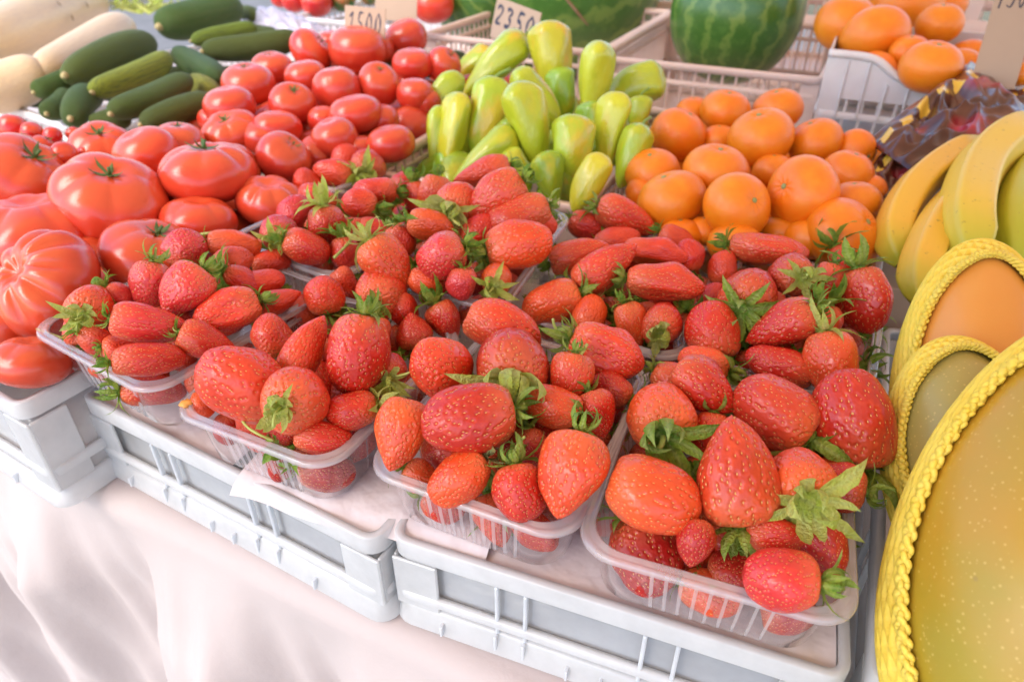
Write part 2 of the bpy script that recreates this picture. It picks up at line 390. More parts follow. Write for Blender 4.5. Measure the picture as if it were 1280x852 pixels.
def disc_mesh(mat):
    V = []; F = []; n = 14
    for j, (r, z) in enumerate([(0, .015), (.04, .03), (.075, .06), (.12, .045), (.19, .01), (.2, -.03)]):
        for i in range(n): V.append((r*math.cos(i*6.283/n), r*math.sin(i*6.283/n), z))
    return mesh('cap_centre', V, grid_faces(n, 6), mat)
DISC = {k: disc_mesh(M[k]) for k in ('sepal', 'sepal_lime', 'sepal_dry')}
def stem_mesh(seed, L, mat=None, r=.05):
    rs = random.Random(seed); P = [Vector((0, 0, .0))]; d = Vector((0, 0, 1)); b = Vector((rs.uniform(-1, 1), rs.uniform(-1, 1), 0))*.35
    for i in range(9): d = (d+b*.5+Vector((0, 0, -.06))).normalized() if i > 1 else d; P.append(P[-1]+d*L/9)
    m = MB(); m.tube(P, [r*(1.1-.3*i/9) for i in range(10)], 7); return mesh('stem', m.v, m.f, mat or M['stem'])
STEMS = [stem_mesh(i, l) for i, l in enumerate([.35, .8, 1.3, .55, 1.0])]
def cap_transforms(seed, n, flat=False):
    rs = random.Random(seed); out = []
    for i in range(n):
        a = 2*math.pi*(i+rs.uniform(-.25, .25))/n
        tilt = rs.uniform(-.15, .4) if flat else rs.uniform(-.55, .75); s = rs.uniform(.75, 1.2); out.append((a, tilt, s, rs.randrange(6)))
    return out
def sepal_M(a, tilt, s, lift):
    return Matrix.Rotation(a, 4, 'Z') @ Matrix.Translation((0, .1, lift)) @ Matrix.Rotation(tilt, 4, 'X') @ Matrix.Scale(s*.92, 4)
def joined_cap(seed, key):
    vs_ = []; fs = []
    def ad(me, Mx):
        n = len(vs_); vs_.extend(tuple(Mx @ v.co) for v in me.vertices); fs.extend(tuple(i+n for i in p.vertices) for p in me.polygons)
    for a, tl, s, k in cap_transforms(seed, 12, seed % 2): ad(SEP[key][k], sepal_M(a, tl, s, .02))
    ad(DISC[key], Matrix())
    return mesh('leaf_cap', vs_, fs, M[key])
CAPS = {k: [joined_cap(i, k) for i in range(5)] for k in ('sepal', 'sepal_lime', 'sepal_dry')}
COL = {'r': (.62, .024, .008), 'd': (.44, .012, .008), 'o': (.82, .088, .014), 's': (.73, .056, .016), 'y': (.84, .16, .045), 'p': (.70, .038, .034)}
rnd = random.Random(5)
def berry(p, axis, L, W, kind, col, cap, label, group, name='strawberry', key='sepal', fine=False, stem=None, spin=None, seeds=True, flat=1.0, flatcap=False):
    """axis points from the leaf cap to the tip; L and W in metres"""
    rot = rotmat(-axis, rnd.uniform(0, 6.28) if spin is None else spin)
    t = thing(name, label, 'strawberry', group, p, rot)
    i = rnd.choice(KEY[kind])
    fl = ob('flesh', BM[i][0], t, scl=(W, W*flat, L), color=tuple(c*rnd.uniform(.88, 1.1) for c in COL[col]))
    if seeds:
        sd_ = ob('seeds', BM[i][1], fl); sd_['kind'] = 'stuff'
    if cap > 0:
        r = cap*W; base = Vector((0, 0, L*.455))
        if fine:
            c = ob('leaf_cap', DISC[key], t, base, scl=(r, r, r))
            for a, tl, s, k in cap_transforms(rnd.randrange(999), rnd.choice([10, 11, 12, 13]), flatcap):
                Mx = sepal_M(a, tl, s, .02); o = ob('sepal', SEP[key][k], c, Mx.to_translation(), Mx.to_3x3().normalized()); o.scale = Mx.to_scale()
        else:
            c = ob('leaf_cap', rnd.choice(CAPS[key]), t, base, scl=(r, r, r))
        if stem is None: stem = rnd.choice([0, None, 3, None])
        if stem is not None:
            ob('stem', STEMS[stem], c, (0, 0, .02), Matrix.Rotation(rnd.uniform(0, 6.28), 3, 'Z'))
    return t
# ---------------------------------------------------------------- other fruit
def round_mesh(name, mat, nu, nv, fn):
    V = []
    for j in range(nv):
        ph = math.pi*j/(nv-1)
        for i in range(nu): V.append(fn(2*math.pi*i/nu, ph))
    return mesh(name, V, grid_faces(nu, nv), mat)
def tomato_mesh(seed, lobes, amp, dip, squash, w2=.03):
    rs = random.Random(seed); a1, a2, a3 = [rs.uniform(0, 6.28) for _ in range(3)]; ph0 = [rs.uniform(-.3, .3) for _ in range(12)]
    def fn(th, ph):
        s = math.sin(ph); c = math.cos(ph); r = s**.82 if s > 0 else 0
        l = 1
        if lobes:
            top = math.exp(-((ph-.35)/.75)**2) + .35*math.exp(-((ph-2.8)/.5)**2)
            l = 1 - amp*top*(1-abs(math.sin(lobes*th/2 + .5*math.sin(th+a1)))**.8) 
        l *= 1 + w2*math.sin(th+a2) + w2*math.sin(2*th+a3)
        z = squash*(abs(c)**.9)*(1 if c > 0 else -1) - dip*math.exp(-(s/.22)**2)*(1 if c > 0 else -.3)
        z -= (amp*.22*(1-abs(math.sin(lobes*th/2+.5*math.sin(th+a1)))**.8)*s*(1 if c > 0 else 0)) if lobes else 0
        return (r*l, 0, 0) and (r*l*math.cos(th), r*l*math.sin(th), z)
    return round_mesh('tomato_flesh', M['tomato'], 72, 44, fn)
TOM = {'b': [tomato_mesh(1, 5, .16, .14, .74), tomato_mesh(2, 6, .2, .16, .7, .05)], 'R': [tomato_mesh(3, 9, .34, .22, .72, .06)], 'm': [tomato_mesh(4, 0, 0, .1, .84), tomato_mesh(5, 4, .06, .08, .86), tomato_mesh(6, 3, .05, .1, .8, .04)], 'c': [tomato_mesh(7, 0, 0, .03, .97, .01)]}
def tom_cap_mesh(seed):
    rs = random.Random(seed); m = MB(); n = 5
    for i in range(n):
        a = 6.283*i/n+rs.uniform(-.3, .3); L = rs.uniform(.75, 1.15); c = rs.uniform(-.3, 1.2); P = []; x, z, g = .05, .0, rs.uniform(.0, .5)
        V = []
        for j in range(9):
            t = j/8; wd = .13*math.sin(math.pi*min(1, t*.8+.2))*(1-t**4)
            for u in (-1, 0, 1):
                V.append(Matrix.Rotation(a, 3, 'Z') @ Vector((x, wd*u, z-(.05*abs(u)))))
            x += math.cos(g)*L/8; z += math.sin(g)*L/8; g += c/8
        m.add(V, grid_faces(3, 9, False))
    m.tube([(0, 0, -.05), (0, 0, .2), (.06, .02, .42)], [.1, .075, .085], 7)
    return mesh('tomato_cap', m.v, m.f, M['tom_leaf'])
TCAP = [tom_cap_mesh(i) for i in range(4)]
def tomato(p, axis, r, kind, col, cap, label, group, ry=1.0, cat='tomato', name='tomato'):
    t = thing(name, label, cat, group, p, rotmat(axis, rnd.uniform(0, 6.28)))
    me = rnd.choice(TOM[kind]); ob('flesh', me, t, scl=(r, r, r*ry), color=tuple(c*rnd.uniform(.9, 1.1) for c in col))
    if cap:
        z = {'b': .62, 'R': .5, 'm': .74, 'c': .93}[kind]*r*ry
        ob('leaf_cap', rnd.choice(TCAP), t, (0, 0, z), scl=(cap*r,)*3)
    return t
def citrus_mesh(seed):
    rs = random.Random(seed); a = [rs.uniform(0, 6.28) for _ in range(3)]
    def fn(th, ph):
        s = math.sin(ph); c = math.cos(ph); k = 1+.02*math.sin(2*th+a[0])+.015*math.sin(3*th+a[1])
        z = .84*c - .07*math.exp(-(s/.2)**2)*(1 if c > 0 else -.4) ; r = s**.93 if s > 0 else 0
        pk = 1 - .03*math.exp(-(s/.35)**2)*abs(math.sin(5*th+a[2]))
        return (r*k*math.cos(th), r*k*math.sin(th), z*pk)
    return round_mesh('peel', M['citrus'], 56, 36, fn)
CIT = [citrus_mesh(i) for i in range(4)]
def btn_mesh():
    m = MB(); n = 10; V = []
    for r, z in ((0, .03), (.3, .06), (.8, .05), (1, 0), (1.05, -.15)):
        for i in range(n): V.append((r*(1+.15*math.sin(5*6.283*i/n))*math.cos(6.283*i/n), r*math.sin(6.283*i/n), z*2))
    m.add(V, grid_faces(n, 5)); return mesh('button', m.v, m.f, M['button'])
BTN = btn_mesh()
def citrus(p, axis, r, col, label, group, name='mandarin', cat='mandarin', squash=1.0):
    t = thing(name, label, cat, group, p, rotmat(axis, rnd.uniform(0, 6.28)))
    ob('peel', rnd.choice(CIT), t, scl=(r, r, r*squash), color=tuple(c*rnd.uniform(.92, 1.06) for c in col))
    ob('button', BTN, t, (0, 0, r*squash*.78), scl=(r*.075,)*3); return t
def pepper_mesh(seed, tip, lob, blunt):
    rs = random.Random(seed); a1, a2 = rs.uniform(0, 6.28), rs.uniform(0, 6.28); b = rs.uniform(-.12, .12)
    V = []; NU, NV = 56, 46
    for j in range(NV):
        s = j/(NV-1); t = (1-math.cos(s*math.pi))/2
        r = .5*math.sin(min(1, t/.2)*math.pi/2)**.55*(1-(max(0, t-.2)/.8)**tip)**blunt if t < 1 else 0
        if t == 0: r = .04
        for i in range(NU):
            th = 6.283*i/NU; k = 1 + lob*math.cos(3*th+a1+t)*(1-.3*t) + .05*math.sin(2*th+a2+3*t) + .035*math.sin(9*t+th*2) + .03*math.sin(5*th+6*t+a2)
            V.append((r*k*math.cos(th)+b*math.sin(math.pi*t), r*k*math.sin(th), .5-t-.05*math.exp(-(r/.1)**2)*(1 if t < .1 else 0)))
    return mesh('pepper_flesh', V, grid_faces(NU, NV), M['pepper'])
PEP = {'t': [pepper_mesh(1, 1.55, .05, .8), pepper_mesh(2, 1.75, .06, .85)], 'b': [pepper_mesh(3, 2.4, .08, .6), pepper_mesh(4, 2.8, .07, .55)]}
def pstem_mesh(seed):
    rs = random.Random(seed); m = MB(); bx = rs.uniform(.2, .5); P = [Vector((0, 0, -.02)), Vector((0, 0, .12)), Vector((bx*.2, 0, .25)), Vector((bx*.6, .02, .38)), Vector((bx, .03, .5))]
    m.tube(P, [.1, .065, .055, .055, .075], 9)
    V = []
    for r, z in ((.0, .04), (.12, .05), (.22, .03), (.3, -.02), (.31, -.05)):
        for i in range(12): V.append((r*(1+.12*math.cos(5*6.283*i/12))*math.cos(6.283*i/12), r*math.sin(6.283*i/12), z))
    m.add(V, grid_faces(12, 5)); return mesh('stem', m.v, m.f, M['pep_stem'])
PST = [pstem_mesh(i) for i in range(3)]
def pepper(p, axis, L, W, kind, col, label, group, stem=False):
    t = thing('pepper', label, 'pepper', group, p, rotmat(-axis, rnd.uniform(0, 6.28)))
    ob('flesh', rnd.choice(PEP[kind]), t, scl=(W, W*.9, L), color=tuple(c*rnd.uniform(.92, 1.08) for c in col))
    if stem: ob('stem', rnd.choice(PST), t, (0, 0, L*.45), scl=(W*.72,)*3)
    return t
def capsule_mesh(name, mat, bend, seed, neck=0, lump=.03):
    rs = random.Random(seed); V = []; NU, NV = 40, 50; a = rs.uniform(0, 6.28)
    for j in range(NV):
        t = (1-math.cos(math.pi*j/(NV-1)))/2
        r = .5*(1-abs(2*t-1)**4.5)**.5 if 0 < t < 1 else 0
        r *= 1 - neck*math.exp(-((t-.2)/.2)**2)
        for i in range(NU):
            th = 6.283*i/NU; k = 1+lump*math.sin(3*th+a)+lump*.7*math.sin(8*t+th+a)
            V.append((r*k*math.cos(th)+bend*(math.sin(math.pi*t)-.5), r*k*math.sin(th), .5-t))
    return mesh(name, V, grid_faces(NU, NV), mat)
CUK = [capsule_mesh('cucumber_flesh', M['cuke'], b, i, .06, .025) for i, b in enumerate([.08, .2, -.12, .15])]
def rod_fruit(name, cat, meshes, a, b, r, col, label, group, tipmat=None, ov=1.12):
    """a, b: world ends of the axis"""
    d = b-a; L = d.length + 1.5*r; mid = (a+b)/2
    t = thing(name, label, cat, group, mid, rotmat(-d, rnd.uniform(0, 6.28)))
    ob('flesh', rnd.choice(meshes), t, scl=(2*r, 2*r, L*ov/1.1), color=col)
    if tipmat:
        m = MB(); m.tube([(0, 0, -.3), (0, 0, .25), (.05, 0, .5)], [.8, .55, .5], 9); ob('tip', mesh('tip', m.v, m.f, tipmat), t, (0, 0, L*.5*ov/1.1), scl=(r*.3,)*3)
    return t
# ---------------------------------------------------------------- ground, table, cloth
TAB = RIM-.143
g = MB(); g.v = [(-8, -8, 0), (8, -8, 0), (8, 8, 0), (-8, 8, 0)]; g.f = [(0, 1, 2, 3)]
tag(g.build('ground', M['ground']), None, None, None, 'structure')
def cloth():
    V = []; xs = np.linspace(-1.9, .75, 420); FY = .226
    def fold(x, d):                          # d: how far down the drop
        g_ = min(1, d/.12)
        a = .026*math.sin(x*27+1.0+1.2*math.sin(x*4)+d*1.2) + .016*math.sin(x*41+2*math.sin(x*7)+d*3) + .008*math.sin(x*88+d*7+3*math.sin(x*5)) + .004*math.sin(x*150-d*16)
        a += .018*noise.noise(Vector((x*6-d*2, d*2.2, 3))) + .006*noise.noise(Vector((x*13+d*6, d*7, 1)))
        return (a*.75+.02)*g_
    rows = [('t', y) for y in np.linspace(2.4, FY+.02, 12)] + [('e', k) for k in range(1, 5)] + [('d', d) for d in np.linspace(.02, .8, 60)]
    for k, q in rows:
        for x in xs:
            if k == 't': V.append((x, q, TAB + .0015*noise.noise(Vector((x*9, q*9, 0)))))
            elif k == 'e':
                a = q/5*math.pi/2; V.append((x, FY+.02-.02*math.sin(a)-fold(x, .0), TAB-.02*(1-math.cos(a))))
            else: V.append((x, FY - fold(x, q-.02), TAB-q))
    return mesh('tablecloth', V, grid_faces(len(xs), len(rows), False), M['cloth'])
tag(ob('tablecloth', cloth()), 'pale beige pink cloth hanging in soft folds below the front crates', 'tablecloth')
t_ = MB(); t_.box((-1.88, .25, TAB-.035), (.73, 2.38, TAB-.006))
tb = thing('table', 'long market table under the beige cloth', 'table')
t_.build('table_top', M['card'], tb)
for lx in (-1.8, -.6, .65):
    for ly in (.32, 2.3): l = MB(); l.box((lx-.025, ly-.025, 0), (lx+.025, ly+.025, TAB-.036)); l.build('leg', M['card'], tb)

# ---------------------------------------------------------------- clear crates
def rrect(w, d, r, n, x0=0, y0=0):
    P = []
    for cx, cy_, a0 in ((w/2-r, d/2-r, 0), (-w/2+r, d/2-r, 90), (-w/2+r, -d/2+r, 180), (w/2-r, -d/2+r, 270)):
        for k in range(n+1): a = R(a0+90*k/n); P.append((x0+cx+r*math.cos(a), y0+cy_+r*math.sin(a)))
    return P
def ring_solid(m, w, d, r, prof_, n=5):     # sweep a closed cross-section (offset outwards, z) round a rounded rectangle
    rows = []
    for off, z in prof_+[prof_[0]]:
        rows += [(x, y, z) for x, y in rrect(w+2*off, d+2*off, max(.002, r+off), n)]
    nu = 4*(n+1); m.add(rows, grid_faces(nu, len(prof_)+1)); return m
def crate(name, label, cx, fy, top, w, d, h, rot=0, mats=('pp', 'pp_rib', 'pp_panel'), ribs=((.27, .34), (.61, .68)), group=None, floor=True, sq=False, cat='crate'):
    """front edge at y=fy, rim height top, height h; local origin on the table under the front middle"""
    t = thing(name, label, cat, group, (cx, fy, top-h), Matrix.Rotation(rot, 3, 'Z'))
    a, b_, c_ = (M[k] for k in mats); hw = w/2; T = .004
    def P(z): return z
    m = MB(); ring_solid(m, w, d, .014, [(0, h-.016), (.0, h-.001), (-.001, h), (-.006, h), (-.0065, h-.003), (-.0028, h-.005), (-.0028, h-.016)]); o = m.build('rim', a, t, True, loc=(0, d/2, 0))
    m = MB(); ring_solid(m, w, d, .012, [(.004, 0), (.0045, .002), (0.0, .016), (-.0025, .019), (-.006, .019), (-.0045, .0)]); m.build('bottom_band', a, t, True, loc=(0, d/2, 0))
    m = MB(); ring_solid(m, w-.004, d-.004, .012, [(-.0025, .017), (-.0018, h*.36), (-.005, h*.37), (-.005, h-.01), (-.0065, h-.01), (-.0065, .017)]); m.build('wall', c_, t, True, loc=(0, d/2, 0))
    m = MB(); ring_solid(m, w, d, .012, [(.001, h*.30), (.0015, h*.36), (-.001, h*.385), (-.004, h*.385), (-.004, h*.30)]); m.build('ledge', a, t, True, loc=(0, d/2, 0))
    if floor: m = MB(); m.box((-hw+.008, .008, .006), (hw-.008, d-.008, .009)); m.build('floor', c_, t)
    cw = .034
    for sx in (-1, 1):                      # milky corner columns, slightly rounded
        for sy in (0, 1):
            m = MB(); x0 = sx*(hw-.0005); y0 = .0005 if sy == 0 else d-.0005; dy = 1 if sy == 0 else -1
            m.box((x0, y0, .017), (x0-sx*cw, y0+dy*.003, h-.02)); m.box((x0, y0+dy*.003, .017), (x0-sx*.003, y0+dy*cw, h-.02))
            m.build('corner_post', a, t)
    def rib(x, y, n_):                      # n_: outward normal
        m = MB()
        z0 = .018
        if n_[0] == 0: m.box((x-.0014, y, z0), (x+.0014, y+n_[1]*.0045, h-.018)); m.box((x-.0012, y+n_[1]*.0045, .004), (x+.0012, y+n_[1]*.0085, .019), .0006)
        else: m.box((x, y-.0014, z0), (x+n_[0]*.0045, y+.0014, h-.018))
        m.build('rib', b_, t)
    for a_, e in ribs:
        for k in (a_, e):
            rib(-hw+w*k, .0045, (0, -1))
            rib(-hw+w*k, d-.0045, (0, 1)); rib(-hw+.0045, d*k, (-1, 0)); rib(hw-.0045, d*k, (1, 0))
    for k in (.13, .45, .53, .8):
        m = MB(); x = -hw+w*k; m.box((x-.001, .0005, .002), (x+.001, -.0065, .012), .0005); m.build('gusset', b_, t)
    return t
crate('clear_crate', 'milky plastic crate with a dirty rim under the second front punnet', -.385, .246, RIM-.055, .325, .4, .086, R(-3))
crate('clear_crate', 'clear plastic crate with tall ribs under the third and right front punnets', -.0735, .262, RIM-.055, .292, .4, .086, R(6))
crate('clear_crate', 'clear crate full of large ribbed tomatoes at the left edge', -.70, .216, RIM-.030, .325, .40, .112, R(-4))
crate('clear_crate', 'clear crate under the netted melons with glare on its rim', .247, .285, RIM-.05, .335, .4, .09, R(2))
def slat_crate(name, label, cx, fy, top, w, d, h, rot=0, holes=True, mat='white_pp', group=None, base=0, cut=0):
    """opaque crate: rim, corner posts, horizontal rails and a row of upright bars on every side"""
    t = thing(name, label, 'crate', group, (cx, fy, top-h), Matrix.Rotation(rot, 3, 'Z')); A = M[mat]; hw = w/2
    m = MB(); prof_ = [(0, h-.012), (.004, h-.011), (.004, h-.001), (.003, h), (-.006, h), (-.006, h-.012)]
    if not cut: ring_solid(m, w, d, .014, prof_); m.build('rim', A, t, True, loc=(0, d/2, 0))
    m = MB(); ring_solid(m, w, d, .012, [(0, 0), (0, .02), (-.005, .02), (-.005, 0)]); m.build('bottom_band', A, t, True, loc=(0, d/2, 0))
    m = MB(); ring_solid(m, w, d, .012, [(0, h*.40), (.002, h*.47), (-.004, h*.47), (-.004, h*.40)]); m.build('middle_rail', A, t, True, loc=(0, d/2, 0))
    if not cut: m = MB(); ring_solid(m, w, d, .012, [(0, h*.80), (.001, h*.845), (-.004, h*.845), (-.004, h*.80)]); m.build('upper_rail', A, t, True, loc=(0, d/2, 0))
    m = MB(); m.box((-hw+.006, .006, .003), (hw-.006, d-.006, .007)); m.build('floor', A, t)
    if cut:                                 # scooped front wall of the orange crate
        V = []; N = 40
        for j in range(2):
            for yy, zz in ((0, 0), (0, 1), (.005, 1), (.005, 0)):
                pass
        m = MB(); top_ = []
        for i in range(N+1):
            x = -hw + w*i/N; k = 1/(1+math.exp(-(x+hw-.085)/.010)) if x < 0 else 1/(1+math.exp((x-hw+.085)/.010)); top_.append((x, h - cut*k))
        rows = []
        for (x, zt) in top_: rows += [(x, 0, h*.6), (x, 0, zt), (x, .004, zt), (x, .004, h*.6)]
        m.add(rows, grid_faces(4, N+1)); m.build('front_wall', A, t, False)
        m = MB(); m.tube([(x, .001, z+.003) for x, z in top_], .006, 8); m.build('rim', A, t, True)
        for k in range(1, 12): x = -hw+w*k/12; m = MB(); m.box((x-.0016, -.003, h*.42), (x+.0016, 0.0005, h-(.004 if k in (1, 2, 10, 11) else cut+.004))); m.build('rib', A, t)
        m = MB()
        for x0, x1 in ((-hw, -hw+.004), (hw-.004, hw)): m.box((x0, .004, h*.45), (x1, d-.004, h))
        m.box((-hw, d-.004, h*.45), (hw, d, h)); m.build('side_wall', A, t)
    for sx in (-1, 1):
        for sy in (0, 1):
            m = MB(); x0 = sx*(hw-.0005); y0 = .0005 if sy == 0 else d-.0005; dy = 1 if sy == 0 else -1
            m.box((x0, y0, .015), (x0-sx*.03, y0+dy*.0035, h-.008)); m.box((x0, y0+dy*.0035, .015), (x0-sx*.0035, y0+dy*.03, h-.008)); m.build('corner_post', A, t)
    nb = max(4, int((w-.06)/.022))
    for i in range(nb):
        x = -hw+.03+(w-.06)*(i+.5)/nb
        for yy in (0.001, d-.0045):
            m = MB(); m.box((x-.0022, yy, .018), (x+.0022, yy+.0035, (h*.6 if cut and yy < .01 else (h-.01 if i % 4 == 1 or holes else h*.42)))); m.build('bar', A, t)
    nd = max(4, int((d-.06)/.022))
    for i in range(nd):
        y = .03+(d-.06)*(i+.5)/nd
        for xx in (-hw+.001, hw-.0045): m = MB(); m.box((xx, y-.0022, .018), (xx+.0035, y+.0022, h-.01)); m.build('bar', A, t)
    return t
# ---------------------------------------------------------------- punnets
def punnet_meshes(w, d, h, seed=0):
    n = 14; rr = .024
    base = rrect(w, d, rr, n); per = []
    seg = 44
    pts = []
    m_ = len(base)
    for i in range(m_):
        p, q = base[i], base[(i+1) % m_]
        L = math.dist(p, q); k = seg if L > .03 else 1
        for j in range(k): pts.append(((p[0]+(q[0]-p[0])*j/k), (p[1]+(q[1]-p[1])*j/k), k > 1, j))
    def ring(off, z, rib=0.0):
        out = []
        sx, sy = (w/2+off)/(w/2), (d/2+off)/(d/2)
        for x, y, st, j in pts:
            f = rib if (st and 3 < j < seg-3 and j % 4 < 2) else 0
            px, py = x*sx, y*sy
            if f:
                if abs(abs(x)-w/2) < 1e-6: px -= math.copysign(f, x)
                else: py -= math.copysign(f, y)
            out.append((px, py, z))
        return out
    B = []
    levels = [(-.0062, -.001, 0), (-.0066, -.006, 0), (-.0070, -.010, 0), (-.0074, -.012, .0010), (-.0095, -h*.6, .0012), (-.0115, -h*.86, .0010), (-.013, -h+.006, .0), (-.016, -h+.001, 0), (-.022, -h, 0)]
    for o_, z, rb in levels: B += ring(o_, z, rb)
    nb = len(pts); F = grid_faces(nb, len(levels))
    B += [(x*.45, y*.45, -h+.0012) for x, y, _, _ in pts]; B += [(x*.02, y*.02, -h+.0012) for x, y, _, _ in pts]
    F = grid_faces(nb, len(levels)+2)
    body = mesh('tray', B, F, M['pet']); body.materials.append(M['petrib'])
    for j in range(2, 6):
        for i, (x, y, st, jj) in enumerate(pts):
            if st and 3 < jj < seg-3 and jj % 4 == 3: body.polygons[j*nb+i].material_index = 1; body.polygons[j*nb+(i+1) % nb].material_index = 0
    Rm = []; lv = [(0.0015, -.0035), (.001, -.001), (-.0005, .0002), (-.002, -.0008), (-.0035, -.001), (-.0048, .0008), (-.0062, .0002), (-.0068, -.002), (-.0058, -.0016), (-.0045, -.0006), (-.0035, -.0022), (-.001, -.0016), (.0, -.004)]
    for o_, z in lv: Rm += ring(o_, z)
    Rm += ring(*lv[0]); rim = mesh('rim', Rm, grid_faces(nb, len(lv)+1), M['petrim'])
    return body, rim
PUN = {}
def fit(a, b, z):
    p, q = pt(*a, z), pt(*b, z); d_ = q-p; return (p+q)/2, math.atan2(d_.y, d_.x), d_.length
#  key: front corners in the picture, rim height, depth, width override
SPEC = {'P1': ((30, 408), (188, 495), .010, .185, .165), 'P2': ((212, 513), (403, 587), 0, .185, .143), 'P3': ((455, 586), (707, 676), 0, .185, .144), 'P4': ((716, 684), (1075, 788), 0, .188, .15),
        'P5': ((835, 440), (1090, 508), 0, .2, .15), 'P8': ((655, 395), (848, 452), 0, .21, .14), 'P6': ((445, 350), (626, 385), .016, .21, .142), 'P7': ((275, 297), (425, 350), .012, .2, .158)}
WH = {'P1': 'leftmost front', 'P2': 'second front', 'P3': 'third front', 'P4': 'rightmost front', 'P7': 'leftmost back', 'P6': 'second back', 'P8': 'third back', 'P5': 'rightmost back'}
PLAB = {'P1': 'clear punnet of small dark strawberries at the left of the front row', 'P2': 'clear punnet with an orange scrap in its near corner, second in the front row', 'P3': 'clear punnet over the white paper, third in the front row',
        'P4': 'clear punnet at the right end of the front row, largest berries', 'P7': 'clear punnet at the left of the back row, beside the ribbed tomatoes', 'P6': 'raised clear punnet of heaped strawberries in front of the green peppers',
        'P8': 'clear punnet of lumpy strawberries in front of the left mandarins', 'P5': 'clear punnet at the right end of the back row, beside the bananas'}
for k, (a, b, z, dp, wd) in SPEC.items():
    mid, an, L = fit(a, b, z); back = Vector((-math.sin(an), math.cos(an), 0)); c = mid+back*dp/2; c.z = RIM+z
    PUN[k] = (c, an, wd, dp); H = .056 + (z if z > 0 else 0)*0
    t = thing('punnet', PLAB[k], 'punnet', 'clear punnets of strawberries', c-Vector((0, 0, .055)), Matrix.Rotation(an, 3, 'Z'))
    bo, ri = punnet_meshes(wd, dp, .055); ob('tray', bo, t, (0, 0, .055)); ob('rim', ri, t, (0, 0, .055))
# paper laid over the crate under the punnets
def paper(label, P, cx, cy_, w_, d_, rot, seed, curl):
    V = []; nx, ny = 50, 60
    for j in range(ny):
        for i in range(nx):
            x = (i/(nx-1)-.5)*w_; y = j/(ny-1)*d_
            z = .0022*noise.noise(Vector((x*28+seed, y*28, 0))) + .0012*noise.noise(Vector((x*80, y*80, seed)))
            e = max(0, 1-y/.02); z -= curl*e*e*.010; y -= .002*math.sin(x*60+seed)*e
            V.append((x, y, z))
    m = MB(); me = mesh('paper_sheet', V, grid_faces(nx, ny, False), M['paper'])
    return tag(ob('paper_sheet', me, None, (cx, cy_, P), Matrix.Rotation(rot, 3, 'Z')), label, 'paper')
paper('white and pink paper sheet showing between the second and third front punnets', RIM-.0535, -.25, .245, .2, .36, R(8), 3, .9)
paper('pale pink paper lining under the rightmost front punnet', RIM-.0605, -.05, .272, .23, .37, R(6), 5, .1)
paper('thin pale paper lining under the leftmost front punnet', RIM-.0608, -.46, .258, .18, .34, R(-3), 8, .1)
